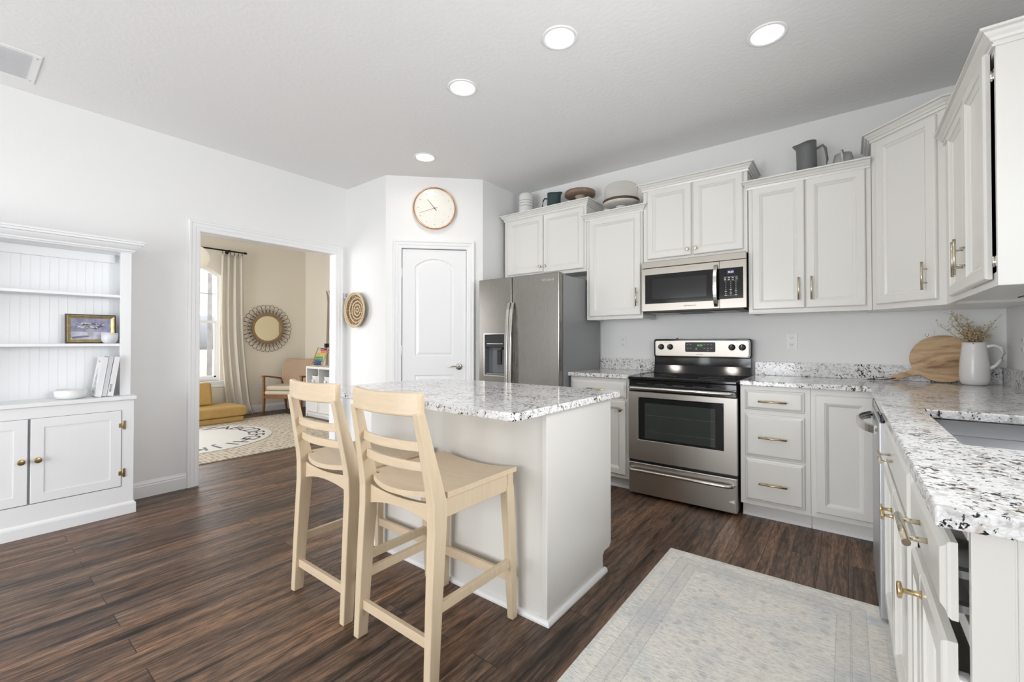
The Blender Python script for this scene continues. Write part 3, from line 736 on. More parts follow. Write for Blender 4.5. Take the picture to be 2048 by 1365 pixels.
# ------------------------------------------------------------ range
T = thing('range', 'freestanding electric range in stainless steel and black, smooth black cooktop', 'stove', (-1.337, 3.217, 0))
RW = 0.757
MB().box(0.004, RW - 0.004, 0.035, 0.60, 0.02, 0.880).build('body', BLACKM, T, bevel=0.002)
mb = MB().box(0, RW, -0.004, 0.60, 0.882, 0.905)
mb.build('cooktop', BLACK, T, bevel=0.006, seg=3)
for x, y, r in ((0.20, 0.16, 0.105), (0.56, 0.16, 0.085), (0.20, 0.42, 0.085), (0.56, 0.42, 0.105)):
    MB().lathe([(r, 0.0), (r, 0.0007), (r - 0.003, 0.0007), (r - 0.003, 0.0)], (x, y, 0.905), 48, cap=False).build('burner_ring', mat('burner_ring_grey', (0.12, 0.12, 0.12), 0.3), T)
MB().box(0.004, RW - 0.004, 0.012, 0.035, 0.795, 0.880).build('vent_strip', BLACK, T, bevel=0.003)
for x in (0.06, 0.20, 0.33, 0.47, 0.60): MB().box(x, x + 0.085, 0.010, 0.0125, 0.850, 0.856).build('vent_slot', SLOT, T)
# oven door: steel sheet around the black-framed window
D = MB(); slab(D, [0.0, 0.078, 0.672, RW], [0.275, 0.430, 0.749, 0.792], lambda u, v: not (0.078 < u < 0.672 and 0.43 < v < 0.749), 0.0, 0.034, lambda u, v, w: (u, w, v))
D = D.build('oven_door', STEEL, T, bevel=0.003)
gw = MB(); ro = lambda i: rounded([(0.079 + i, 0.431 + i), (0.671 - i, 0.431 + i), (0.671 - i, 0.748 - i), (0.079 + i, 0.748 - i)], [0.016] * 4, 5)
gw.loft([[(x, 0.034, z) for x, z in ro(0)], [(x, 0.0, z) for x, z in ro(0)], [(x, -0.002, z) for x, z in ro(0.003)]]).build('window_frame', BLACK, D)
MB().box(0.129, 0.622, -0.0035, -0.0015, 0.447, 0.711).build('glass_pane', DGLASS, D)
rk = MB()
for z in (0.50, 0.62): rk.box(0.135, 0.616, -0.0038, -0.0034, z, z + 0.0018)
rk.build('oven_rack', mat('faint_rack', (0.10, 0.105, 0.08), 0.4), D)
ch = MB()
def hbar(mb, x0, x1, y, z, r, out, bend=0.03):
    pts = [(x0, y, z), (x0 + 0.004, y - out * 0.55, z)] + [(x0 + bend * 0.5, y - out * 0.92, z), (x0 + bend, y - out, z), (x1 - bend, y - out, z), (x1 - bend * 0.5, y - out * 0.92, z), (x1 - 0.004, y - out * 0.55, z), (x1, y, z)]
    mb.tube(pts, r, 14)
MB().box(0.004, RW - 0.004, 0.002, 0.012, 0.793, 0.846).build('handle_backing', BLACK, T, bevel=0.002)
hbar(ch, 0.018, RW - 0.018, 0.004, 0.822, 0.0135, 0.048); ch.build('handle', HANDLE_ST, D)
D = MB().box(0.002, RW - 0.002, 0, 0.034, 0.022, 0.254).build('storage_drawer', STEEL, T, bevel=0.005, seg=3)
ch = MB(); hbar(ch, 0.018, RW - 0.024, 0.002, 0.205, 0.012, 0.045, 0.05); ch.build('handle', HANDLE_ST, D)
MB().add([(0.700, -0.0008, 0.095), (0.738, -0.0008, 0.086), (0.738, -0.0008, 0.112)], [(0, 1, 2)]).build('sticker_scrap', WPLAST, D, solid=0.0006)
# backguard
GB = 0.568
mb = MB().box(0.006, RW - 0.006, GB, 0.635, 0.900, 1.050)
mb.add([(0.006, GB - 0.03, 0.906), (RW - 0.006, GB - 0.03, 0.906), (RW - 0.006, GB + 0.006, 0.985), (0.006, GB + 0.006, 0.985), (0.006, GB + 0.02, 0.906), (RW - 0.006, GB + 0.02, 0.906)], [(0, 1, 2, 3), (0, 3, 4), (1, 5, 2)])
mb.build('backguard_riser', BLACK, T)
bgd = MB(); ro = lambda i: rounded([(0.0 + i, 1.038 + i), (RW - i, 1.038 + i), (RW - i, 1.194 - i), (0 + i, 1.194 - i)], [0.022] * 4, 5)
bgd.loft([[(x, 0.635, z) for x, z in ro(0)], [(x, GB, z) for x, z in ro(0)], [(x, GB - 0.006, z) for x, z in ro(0.006)]])
G = bgd.build('backguard', BLACK, T)
ro = lambda i: rounded([(0.014 + i, 1.050 + i), (RW - 0.016 - i, 1.050 + i), (RW - 0.016 - i, 1.180 - i), (0.014 + i, 1.180 - i)], [0.016] * 4, 5)
MB().loft([[(x, GB - 0.004, z) for x, z in ro(0)], [(x, GB - 0.0085, z) for x, z in ro(0)], [(x, GB - 0.0095, z) for x, z in ro(0.002)]]).build('control_panel', STEELP, G)
ro = lambda i: rounded([(0.266 + i, 1.087 + i), (0.500 - i, 1.087 + i), (0.500 - i, 1.167 - i), (0.266 + i, 1.167 - i)], [0.010] * 4, 4)
MB().loft([[(x, GB - 0.008, z) for x, z in ro(0)], [(x, GB - 0.0115, z) for x, z in ro(0)]]).build('clock_panel', BLACKM, G)
GREEN = mat('green_digits', (0.1, 0.3, 0.05), 0.5, emit=(0.35, 0.9, 0.15), estr=0.8)
text('time_display', '8:23', 0.019, GREEN, G, (0.383, GB - 0.0122, 1.141), sx=1.25)
for i, x in enumerate((0.066, 0.142, 0.621, 0.695)):
    K = MB().lathe([(0.025, 0), (0.025, -0.006), (0.021, -0.012), (0.018, -0.024), (0.0, -0.024)], (x, GB - 0.009, 1.127), 28, 'y').box(x - 0.005, x + 0.005, GB - 0.040, GB - 0.012, 1.106, 1.148).build('knob', BLACKM, G, bevel=0.001)
    MB().box(x - 0.0012, x + 0.0012, GB - 0.041, GB - 0.0395, 1.128, 1.147).build('pointer_mark', WPLAST, K)
mk = MB()
for x, z in ((0.285, 1.146), (0.308, 1.146), (0.285, 1.118), (0.308, 1.118), (0.445, 1.146), (0.470, 1.146), (0.445, 1.118), (0.470, 1.118), (0.355, 1.118), (0.355, 1.108), (0.418, 1.118), (0.418, 1.146), (0.445, 1.101)):
    MB().box(x - 0.007, x + 0.007, GB - 0.0122, GB - 0.0116, z - 0.0016, z + 0.0016).build('button_mark', MARK, G)
text('brand_lettering', 'FRIGIDAIRE', 0.0085, BLACKM, G, (0.378, GB - 0.0098, 1.066), sx=1.3)
text('panel_lettering', 'OVEN', 0.006, BLACKM, G, (0.105, GB - 0.0098, 1.166)); text('panel_lettering', 'OVEN', 0.006, BLACKM, G, (0.658, GB - 0.0098, 1.166))
for x in (0.066, 0.142, 0.621, 0.695): text('panel_lettering', 'OFF', 0.005, BLACKM, G, (x, GB - 0.0098, 1.158)); text('panel_lettering', 'HI', 0.005, BLACKM, G, (x, GB - 0.0098, 1.094))
MB().sphere((0.195, 0.58, 1.197), 0.008, 12, 8, sc=(1, 1, 0.7)).build('small_knob', BLACKM, G)

# ------------------------------------------------------------ microwave
T = thing('microwave', 'stainless over-the-range microwave with black glass door', 'microwave', (-1.3345, 3.495, 0))
MW = 0.7755 - 0.008
MB().box(0.004, MW - 0.004, 0.03, 0.365, 1.425, 1.8215).build('body', BLACKM, T)
MB().box(0, MW, 0, 0.03, 1.770, 1.8215).build('top_grille', STEELP, T, bevel=0.003)
D = MB(); slab(D, [0, 0.028, 0.565, 0.590], [1.419, 1.480, 1.713, 1.767], lambda u, v: not (u > 0.028 and u < 0.565 and 1.48 < v < 1.713), 0.0, 0.03, lambda u, v, w: (u, w, v))
D = D.build('door', STEELP, T, bevel=0.002)
MB().box(0.0285, 0.5895, -0.0005, 0.029, 1.4805, 1.7125).build('door_glass', BLACK, D)
MB().box(0.085, 0.50, -0.0012, -0.0005, 1.515, 1.675).build('window_mesh', mat('dark_mesh_glass', (0.016, 0.017, 0.017), 0.12), D)
pts = [(0.568, 0.0 - 0.045 * math.sin(PI * k / 14) ** 0.6, 1.432 + 0.312 * k / 14) for k in range(15)]
mb = MB(); mb.loft([[(p[0] - 0.014, p[1] - 0.008, p[2]), (p[0] + 0.012, p[1] - 0.008, p[2]), (p[0] + 0.012, p[1] + 0.001, p[2]), (p[0] - 0.014, p[1] + 0.001, p[2])] for p in pts]).build('handle', HANDLE_ST, D, bevel=0.003)
text('brand_lettering', 'SAMSUNG', 0.0135, BLACKM, D, (0.378, -0.0006, 1.450), sx=1.5)
Cc = MB(); slab(Cc, [0.592, 0.5925, 0.748, MW], [1.419, 1.486, 1.713, 1.767], lambda u, v: not (0.5925 < u < 0.748 and 1.486 < v < 1.713), 0.0, 0.03, lambda u, v, w: (u, w, v))
Cc = Cc.build('control_side', STEELP, T, bevel=0.002)
KP = MB().box(0.5925, 0.7475, -0.0004, 0.029, 1.4865, 1.7125).build('keypad', BLACK, Cc)
MB().box(0.642, 0.690, -0.0012, -0.0004, 1.668, 1.696).build('display', mat('lcd_dark', (0.03, 0.035, 0.06), 0.2), KP)
text('time_display', '8:23', 0.018, mat('blue_digits', (0.3, 0.35, 0.7), 0.5, emit=(0.55, 0.62, 1), estr=1.5), KP, (0.668, -0.0018, 1.682), sx=1.15)
mk = MB()
for z in (1.640, 1.627):
    for x in (0.629, 0.655, 0.680, 0.705): mk.box(x - 0.007, x + 0.007, -0.0012, -0.0004, z - 0.0022, z + 0.0022)
for i in range(8):
    z = 1.608 - i * 0.0135
    for j, x in enumerate((0.633, 0.667, 0.701)):
        ww = 0.0018 if i < 4 else 0.007 if (i + j) % 2 else 0.003
        mk.box(x - ww, x + ww, -0.0012, -0.0004, z - 0.0018, z + 0.0018)
mk.box(0.62, 0.712, -0.0012, -0.0004, 1.6475, 1.6482).box(0.62, 0.712, -0.0012, -0.0004, 1.617, 1.6177).box(0.62, 0.712, -0.0012, -0.0004, 1.5095, 1.5102)
mk.build('key_marks', mat('key_white', (0.75, 0.75, 0.75), 0.4), KP)
U = MB().box(0.02, MW - 0.02, 0.02, 0.355, 1.405, 1.425).build('underside_tray', BLACKM, T, bevel=0.004)
for x0 in (0.06, 0.50):
    MB().box(x0, x0 + 0.19, 0.05, 0.30, 1.401, 1.405).build('grease_filter', mat('filter_mesh', (0.42, 0.40, 0.35), 0.45, 0.7), T, bevel=0.002)

# ------------------------------------------------------------ refrigerator
T = thing('refrigerator', 'side-by-side stainless refrigerator with water dispenser in the left door', 'refrigerator', (-2.762, 3.085, 0))
FW = 0.882
MB().box(0.004, FW - 0.002, 0.075, 0.755, 0.03, 1.735).build('body', STEELD, T, bevel=0.004)
MB().box(0.03, FW - 0.03, 0.10, 0.70, 0.0, 0.03).build('foot_rail', BLACKM, T)
MB().box(FW - 0.09, FW - 0.01, 0.055, 0.13, 1.735, 1.752).build('hinge_cover', STEELD, T, bevel=0.004)
LD = MB(); slab(LD, [0, 0.070, 0.312, 0.388], [0.06, 0.861, 1.241, 1.752], lambda u, v: not (0.07 < u < 0.312 and 0.861 < v < 1.241), 0.0, 0.062, lambda u, v, w: (u, w, v))
LD = LD.build('left_door', STEELV, T, bevel=0.006, seg=3)
RD = MB().box(0.396, FW, 0, 0.062, 0.06, 1.752).build('right_door', STEELV, T, bevel=0.006, seg=3)
mb = MB().box(0.07, 0.312, 0.055, 0.062, 0.861, 1.241)
for s in ((0.07, 0.076), (0.306, 0.312)): mb.box(s[0], s[1], 0.004, 0.058, 0.861, 1.241)
mb.box(0.07, 0.312, 0.004, 0.058, 0.861, 0.868)
DS = mb.build('dispenser_recess', mat('dispenser_grey', (0.13, 0.14, 0.15), 0.3), LD)
MB().sweep([(0.072, 0.863), (0.072, 1.239), (0.310, 1.239), (0.310, 0.863)], [(0, -0.004), (0.008, -0.004), (0.008, 0.010), (0, 0.010)], lambda u, v, w: (u, w, v), closed=True, side=-1).build('dispenser_trim', HANDLE_ST, LD)
DC = MB().box(0.074, 0.308, -0.001, 0.05, 1.118, 1.237).build('dispenser_controls', BLACKM, LD, bevel=0.004)
MB().box(0.10, 0.292, -0.0020, -0.0012, 1.150, 1.155).build('control_marks', mat('control_silver', (0.6, 0.6, 0.6), 0.3, 1), DC)
MB().box(0.192, 0.235, 0.035, 0.05, 0.96, 1.09).build('paddle', BLACKM, LD, bevel=0.006)
MB().prism([(0.15, 1.118), (0.27, 1.118), (0.25, 1.095), (0.17, 1.095)], 0.015, 0.05, 'y').build('nozzle', mat('dispenser_dark', (0.06, 0.065, 0.07), 0.25), LD)
MB().box(0.08, 0.302, 0.008, 0.052, 0.868, 0.880).build('drip_tray', mat('tray_grey', (0.25, 0.25, 0.25), 0.3, 0.5), LD, bevel=0.002)
for x, P_ in ((0.372, LD), (0.412, RD)):
    n = 18; pts = [(x, -0.006 - 0.052 * math.sin(PI * k / n) ** 0.55, 0.42 + 1.10 * k / n) for k in range(n + 1)]
    sg = 0.0 if P_ is LD else 0.0
    MB().loft([[(p[0] - 0.014, p[1] - 0.009, p[2]), (p[0] + 0.014, p[1] - 0.009, p[2]), (p[0] + 0.014, p[1] + 0.004, p[2]), (p[0] - 0.014, p[1] + 0.004, p[2])] for p in pts]).build('handle', HANDLE_ST, P_, bevel=0.003)
text('brand_lettering', 'Whirlpool', 0.030, CHROME, RD, (0.775, -0.0012, 1.693), extrude=0.001)
sw = MB().tube([(0.775 + 0.036 * math.cos(a), -0.0012, 1.684 + 0.010 * math.sin(a)) for a in [PI * 1.05 + k * PI * 0.9 / 10 for k in range(11)]], 0.0012, 6).build('logo_swoosh', BRASS, RD)
# ------------------------------------------------------------ island
T = thing('kitchen_island', 'white kitchen island body under the granite top', 'kitchen island', (0, 0, 0))
IX0, IX1, IY0, IY1 = -2.213, -0.990, 1.530, 2.145
mb = MB().box(IX0, IX1 - 0.012, IY0, IY1 - 0.02, 0.09, 0.882).box(IX0, IX1 - 0.012, IY0, IY1 - 0.095, 0, 0.09)
mb.build('body', CAB, T)
mb = MB().prism([(IY0 - 0.003, 0), (IY1 - 0.095, 0), (IY1 - 0.095, 0.082), (IY1 - 0.078, 0.10), (IY1 - 0.02, 0.10), (IY1, 0.118), (IY1, 0.882), (IY0 - 0.003, 0.882)], IX1 - 0.012, IX1, 'x')
mb.build('side_panel', CAB, T, bevel=0.0015)
MB().box(IX1 - 0.022, IX1 + 0.004, IY0 - 0.008, IY0 + 0.014, 0.018, 0.882).build('corner_trim', CAB, T, bevel=0.003)
shoe = [(0.0, 0.0), (0.019, 0.0), (0.019, 0.008), (0.014, 0.018), (0.005, 0.022), (0.0, 0.022)]
MB().sweep([(IX0, IY1 - 0.08), (IX0, IY0), (IX1, IY0), (IX1, IY1 - 0.08)], shoe, lambda u, v, w: (u, v, w), side=1).build('shoe_molding', TRIM, T)
for k in range(3):
    x0 = IX0 + 0.01 + k * 0.405
    b = door_mb(0, 0.39, 0.13, 0.85); b2 = MB(); b2.M = Matrix.Translation((x0 + 0.39, IY1 - 0.02, 0)) @ Matrix.Rotation(PI, 4, 'Z'); b2.add(b.v, b.f); b2.build('door', CAB, T)
TP = [(-2.325, 1.42), (-2.115, 1.243), (-0.938, 1.243), (-0.935, 2.165), (-2.12, 2.165), (-2.325, 1.93)]
tp = rounded(TP, [0.05, 0.05, 0.045, 0.035, 0.05, 0.05])
o = MB().prism(tp, 0.882, 0.914).build('island_worktop', GRAN, None, bevel=0.006, seg=3)
tag(o, 'speckled granite island worktop with clipped left corners, overhanging the two stools', 'worktop')

# ------------------------------------------------------------ counter stools
def stool(label, x, y, rot=0):
    T = thing('counter_stool', label, 'stool', (x, y, 0), rot, 'ladder-back stools at the island')
    # origin: centre between legs on the floor; back towards -y
    for s in (-1, 1):
        MB().beam([(s * 0.207, -0.235, 0, 0.032, 0.046), (s * 0.205, -0.222, 0.25, 0.036, 0.052), (s * 0.202, -0.205, 0.52, 0.040, 0.060), (s * 0.200, -0.203, 0.60, 0.040, 0.066),
                   (s * 0.197, -0.214, 0.66, 0.038, 0.058), (s * 0.190, -0.245, 0.80, 0.034, 0.044), (s * 0.184, -0.274, 0.928, 0.032, 0.034)]).build('leg', BIRCH, T, bevel=0.004)
        MB().beam([(s * 0.206, 0.222, 0, 0.030, 0.034), (s * 0.200, 0.214, 0.28, 0.036, 0.042), (s * 0.193, 0.206, 0.50, 0.040, 0.048), (s * 0.190, 0.205, 0.555, 0.040, 0.050), (s * 0.194, 0.205, 0.57, 0.034, 0.036), (s * 0.194, 0.205, 0.619, 0.034, 0.036)]).build('leg', BIRCH, T, bevel=0.004)
        MB().box(s * 0.196 - 0.010, s * 0.196 + 0.010, -0.18, 0.19, 0.545, 0.617).build('apron', BIRCH, T, bevel=0.002)
        MB().box(s * 0.203 - 0.010, s * 0.203 + 0.010, -0.20, 0.20, 0.222, 0.257).build('stretcher', BIRCH, T, bevel=0.002)
    def hrail(z0, z1, y0, bow, th, w, archb=0.0, archt=0.0, n=14, flare=0.0):
        L_ = []
        for k in range(n + 1):
            t = -1 + 2 * k / n; x = t * w / 2; yy = y0 - bow * (1 - t * t)
            a = z0 + archb * (1 - t * t); c_ = z1 - archt * (1 - t * t)
            L_.append([(x, yy - th / 2, a), (x, yy + th / 2, a), (x, yy + th / 2 - 0.0, c_), (x, yy - th / 2, c_)])
        return MB().loft(L_)
    hrail(0.524, 0.600, -0.200, 0.006, 0.020, 0.37, archb=0.028, archt=0.012).build('apron', BIRCHX, T, bevel=0.002)
    MB().box(-0.18, 0.18, 0.198, 0.214, 0.553, 0.614).build('apron', BIRCHX, T, bevel=0.002)
    MB().box(-0.192, 0.192, -0.237, -0.218, 0.108, 0.144).build('stretcher', BIRCHX, T, bevel=0.002)
    MB().box(-0.188, 0.188, 0.204, 0.222, 0.156, 0.196).build('stretcher', BIRCHX, T, bevel=0.002)
    # top rail, slats
    hrail(0.914, 0.998, -0.268, 0.034, 0.028, 0.396, archb=0.0, archt=0.004).build('top_rail', BIRCHX, T, bevel=0.009, seg=3)
    hrail(0.788, 0.822, -0.240, 0.030, 0.014, 0.358).build('slat', BIRCHX, T, bevel=0.003)
    hrail(0.715, 0.748, -0.223, 0.030, 0.014, 0.366).build('slat', BIRCHX, T, bevel=0.003)
    # saddle seat
    nx, ny = 16, 14; top = []; bot = []
    for j in range(ny + 1):
        v = j / ny
        for i in range(nx + 1):
            u = -1 + 2 * i / nx
            w = 0.166 if j < 3 else 0.221
            yb = -0.206 - 0.040 * (1 - u * u); yf = 0.232
            y_ = yb + (-0.172 - yb) * j / 2 if j < 3 else -0.1715 + (yf + 0.1715) * (j - 3) / (ny - 3)
            x_ = u * w
            dip = 0.020 * (1 - u * u) * (0.35 + 0.65 * math.sin(min(1, v * 1.1) * PI * 0.55))
            top.append((x_, y_, 0.640 - dip)); bot.append((x_, y_, 0.619 - dip * 0.9))
    m = nx + 1; S = MB(); n = len(top); fs = []
    for j in range(ny):
        for i in range(nx):
            a = j * m + i; fs += [(a, a + 1, a + m + 1, a + m), (n + a, n + a + m, n + a + m + 1, n + a + 1)]
    rim = [i for i in range(m)] + [j * m + nx for j in range(1, ny + 1)] + [ny * m + i for i in range(nx - 1, -1, -1)] + [j * m for j in range(ny - 1, 0, -1)]
    for k in range(len(rim)):
        a, b_ = rim[k], rim[(k + 1) % len(rim)]; fs.append((a, n + a, n + b_, b_))
    S.add(top + bot, fs); S.build('seat', BIRCHX, T, bevel=0.004, seg=2)
    return T
s1 = stool('pale wooden ladder-back counter stool nearer the camera, at the middle of the island', -1.340, 1.258)
def copy_tree(o, parent=None):
    c_ = o.copy(); COL.objects.link(c_); c_.parent = parent
    for ch_ in [q for q in bpy.data.objects if q.parent == o]: copy_tree(ch_, c_)
    return c_
s2 = copy_tree(s1); s2.location = (-1.868, 1.265, 0)
s2['label'] = 'pale wooden ladder-back counter stool further left, nearer the doorway'

# ------------------------------------------------------------ kitchen rug
o = at(MB().prism(rounded([(-0.465, -1.12), (0.465, -1.12), (0.465, 1.12), (-0.465, 1.12)], [0.01] * 4, 3), 0.0, 0.006).build('area_rug', mat_rug(), bevel=0.002), (-0.331, 1.393, 0.0005), 0)
tag(o, 'faded pale grey and beige patterned rug on the kitchen floor by the sink', 'rug')

# ------------------------------------------------------------ wall clock on the angled wall
T = thing('wall_clock', 'round white wall clock with thin copper rim above the pantry door', 'clock', (PX0, PY0, 0), 45)
CX, CZ, CR = 0.4655, 2.477, 0.205
COPPER = mat('rose_gold', (0.62, 0.35, 0.20), 0.25, 1.0)
MB().lathe([(CR, -0.001), (CR, -0.035), (CR - 0.004, -0.040), (CR - 0.010, -0.038), (CR - 0.012, -0.028)], (CX, 0, CZ), 64, 'y', cap=False).lathe([(CR - 0.001, -0.001), (0, -0.001)], (CX, 0, CZ), 64, 'y').build('rim', COPPER, T)
MB().lathe([(CR - 0.008, -0.020), (CR - 0.010, -0.026), (0, -0.026)], (CX, 0, CZ), 64, 'y', smooth=False).build('face', mat('cream_dial', (0.83, 0.81, 0.75), 0.35, coat=0.3), T)
GREY = mat('dial_grey', (0.20, 0.20, 0.20), 0.5); LGREY = mat('dial_light_grey', (0.55, 0.55, 0.53), 0.5)
for k in range(1, 13):
    a = R(90 - 30 * k)
    text('numeral', str(k), 0.018, GREY, T, (CX + 0.158 * math.cos(a), -0.0266, CZ + 0.158 * math.sin(a)))
    if k % 2 == 0: text('numeral', '%02d' % (k * 5 % 60), 0.011, LGREY, T, (CX + 0.115 * math.cos(a), -0.0266, CZ + 0.115 * math.sin(a)))
def hand(name, ang, l, tail, w, m, y):
    a = R(ang); dx, dz = math.cos(a), math.sin(a); px, pz = -dz * w, dx * w
    p = [(CX - dx * tail + px, CZ - dz * tail + pz), (CX - dx * tail - px, CZ - dz * tail - pz), (CX + dx * l - px * .5, CZ + dz * l - pz * .5), (CX + dx * l + px * .5, CZ + dz * l + pz * .5)]
    MB().prism(p, y, y - 0.0015, 'y').build(name, m, T)
hand('hour_hand', 129, 0.108, 0.03, 0.0025, BLACKM, -0.029)
hand('minute_hand', 199, 0.152, 0.03, 0.002, COPPER, -0.031)
MB().cyl((CX, -0.034, CZ), 0.005, 0.008, 'y').build('hub', BLACKM, T)

# ------------------------------------------------------------ basket and thermostat
T = thing('wall_basket', 'round shallow woven basket hung on the wall left of the pantry door', 'basket', (-3.972, PY0, 1.495))
ST1 = mat('straw_pale', (0.66, 0.53, 0.35), 0.8, bump=0.5, bscale=200); ST2 = mat('straw_brown', (0.21, 0.135, 0.065), 0.85, bump=0.5, bscale=200)
nr = 15
for k in range(nr):
    r = 0.008 + 0.0118 * k
    y = -0.022 - 0.045 * (max(0, (r - 0.10)) / 0.08) ** 1.5 if r > 0.10 else -0.022
    pts = [(r * math.cos(a), y + 0.0012 * math.sin(a * 9 + k), r * math.sin(a) * 1.0) for a in [2 * PI * q / 56 for q in range(56)]]
    m = ST1 if k in (1, 4, 7, 10, 13, 14) else ST2; rad = 0.0080 if m is ST1 else 0.0062
    MB().tube(pts, rad, 8, closed=True, up=(0, 1, 0)).build('coil', m, T)
mb = MB()
random.seed(3)
for k in (2, 3, 5, 6, 8, 9, 11, 12):
    r = 0.008 + 0.0118 * k; y = -0.022 - 0.045 * (max(0, (r - 0.10)) / 0.08) ** 1.5 if r > 0.10 else -0.022
    for q in range(6 + k * 2):
        if random.random() < 0.55:
            a = 2 * PI * q / (6 + k * 2); mb.sphere((r * math.cos(a), y - 0.004, r * math.sin(a)), 0.0055, 6, 4)
mb.build('weave_flecks', ST1, T)['kind'] = 'stuff'
T = thing('thermostat', 'small white thermostat on the left wall beside the woven basket', 'thermostat', (XL, 2.572, 1.66), 90)
MB().box(-0.012, 0.012, -0.022, 0, -0.03, 0.025).build('housing', WPLAST, T, bevel=0.002)
MB().box(-0.008, 0.008, -0.024, -0.022, -0.018, 0.018).build('screen', mat('grey_screen', (0.35, 0.37, 0.36), 0.3), T)
MB().box(-0.016, 0.016, -0.026, 0, -0.036, -0.028).build('base_plate', WPLAST, T, bevel=0.001)

# ------------------------------------------------------------ outlets
def outlet(label, loc, rot=0, w=0.072):
    T = thing('power_outlet', label, 'outlet', loc, rot, 'white power outlets')
    P_ = MB().box(-w / 2, w / 2, -0.005, 0, -0.058, 0.058).build('cover_plate', WPLAST, T, bevel=0.002)
    for s in (-1, 1):
        S_ = MB().box(-0.017, 0.017, -0.007, -0.005, s * 0.026 - 0.016, s * 0.026 + 0.016).build('socket', WPLAST, T, bevel=0.001)
        MB().box(-0.008, -0.006, -0.0078, -0.007, s * 0.026 - 0.004, s * 0.026 + 0.007).box(0.006, 0.008, -0.0078, -0.007, s * 0.026 - 0.004, s * 0.026 + 0.007).cyl((0, -0.0078, s * 0.026 - 0.009), 0.0025, 0.001, 'y', 10).build('slot', SLOT, S_)
outlet('white power outlet on the wall between refrigerator and range', (-1.658, YB, 1.168))
outlet('white power outlet on the back wall just right of the range', (-0.325, YB, 1.175))
outlet('white power outlet half hidden behind the round cutting board', (0.412, YB, 1.188))
outlet('white power outlet at the right edge, on the wall beside the corner', (XW, 3.545, 1.155), -90)
outlet('white power outlet low on the front-room wall left of the armchair', (XO, 3.200, 0.430), 90)

# ------------------------------------------------------------ things on the corner worktop
T = thing('cutting_board', 'round wooden cutting board with handle leaning on the backsplash', 'cutting board', (0.480, 3.800, 0.9165))
def mat_olive():
    m, nt, b = new_mat('olive_wood')
    v = coords(nt, scale=(2.0, 8, 8.5), rot=(0, R(28), 0))
    g = N(nt, 'TexNoise', Scale=1.6, Detail=6.0, Roughness=0.6, Distortion=1.4); nt.links.new(v, g.inputs['Vector'])
    c_ = ramp(nt, g.outputs['Fac'], [(0.32, (0.24, 0.13, 0.06)), (0.42, (0.48, 0.31, 0.17)), (0.55, (0.62, 0.44, 0.26)), (0.68, (0.52, 0.35, 0.20))])
    nt.links.new(c_, b.inputs['Base Color']); b.inputs['Roughness'].default_value = 0.45
    return m
OLIVE = mat_olive()
BR = 0.148
an = [R(214) + R(292) * 0 for _ in range(1)]
hd = R(215)  # handle direction
def board_outline():
    pts = []
    a0, a1 = hd + R(11), hd + 2 * PI - R(11)
    for k in range(61):
        a = a0 + (a1 - a0) * k / 60; pts.append((BR * 1.06 * math.cos(a), BR + BR * math.sin(a)))
    d = Vector((math.cos(R(204)), math.sin(R(204)))); n_ = Vector((-d.y, d.x)); c0 = Vector((BR * 1.06 * math.cos(hd), BR + BR * math.sin(hd)))
    q = c0 + d * 0.02 
    for off, l in ((-0.021, 0.0), (-0.017, 0.03), (-0.017, 0.095), (-0.010, 0.108), (0.010, 0.108), (0.017, 0.095), (0.017, 0.03), (0.021, 0.0)):
        p = q + d * l - n_ * off * -1; pts.append((p.x, p.y))
    return pts
bo = board_outline()
mb = MB(); mb.M = Matrix.Rotation(R(-8), 4, 'X'); mb.prism(bo, -0.009, 0.009, 'y')
BD = mb.build('board', OLIVE, T, bevel=0.004)
mb = MB(); mb.tube([(-0.225, -0.014, 0.016), (-0.26, -0.03, 0.014), (-0.30, -0.03, 0.020), (-0.34, -0.02, 0.010), (-0.37, -0.02, 0.003), (-0.33, -0.035, 0.003), (-0.28, -0.045, 0.006), (-0.235, -0.02, 0.012)], 0.0022, 6).build('leather_cord', mat('dark_leather', (0.07, 0.03, 0.02), 0.7), T)
T = thing('ceramic_jug', 'white ceramic jug holding dried flowers in the counter corner', 'jug', (0.600, 3.72, 0.9145))
RIB = mat('ribbed_white_glaze', (0.80, 0.78, 0.765), 0.25, coat=0.3, bump=0.35, bscale=30, stretch=(1, 1, 6))
MB().lathe([(0, 0.0), (0.045, 0.0), (0.058, 0.008), (0.064, 0.03), (0.0655, 0.07), (0.063, 0.13), (0.057, 0.19), (0.0525, 0.235), (0.052, 0.252), (0.0495, 0.254), (0.049, 0.235), (0.054, 0.18), (0.060, 0.10), (0.055, 0.012), (0, 0.010)], seg=40, cap=False).build('body', RIB, T)
hp = [(0.046, -0.02, 0.228), (0.075, -0.015, 0.236), (0.105, -0.01, 0.225), (0.118, -0.008, 0.19), (0.108, -0.008, 0.15), (0.085, -0.01, 0.118), (0.060, -0.012, 0.100)]
MB().tube(hp, [0.010, 0.0085, 0.0085, 0.0085, 0.0085, 0.009, 0.011], 12).build('handle', WHITE_CER, T)
T = thing('dried_flowers', 'tan dried flower sprigs standing in the white jug', 'flowers', (0.600, 3.72, 1.16))
random.seed(11)
st = MB(); bl = MB()
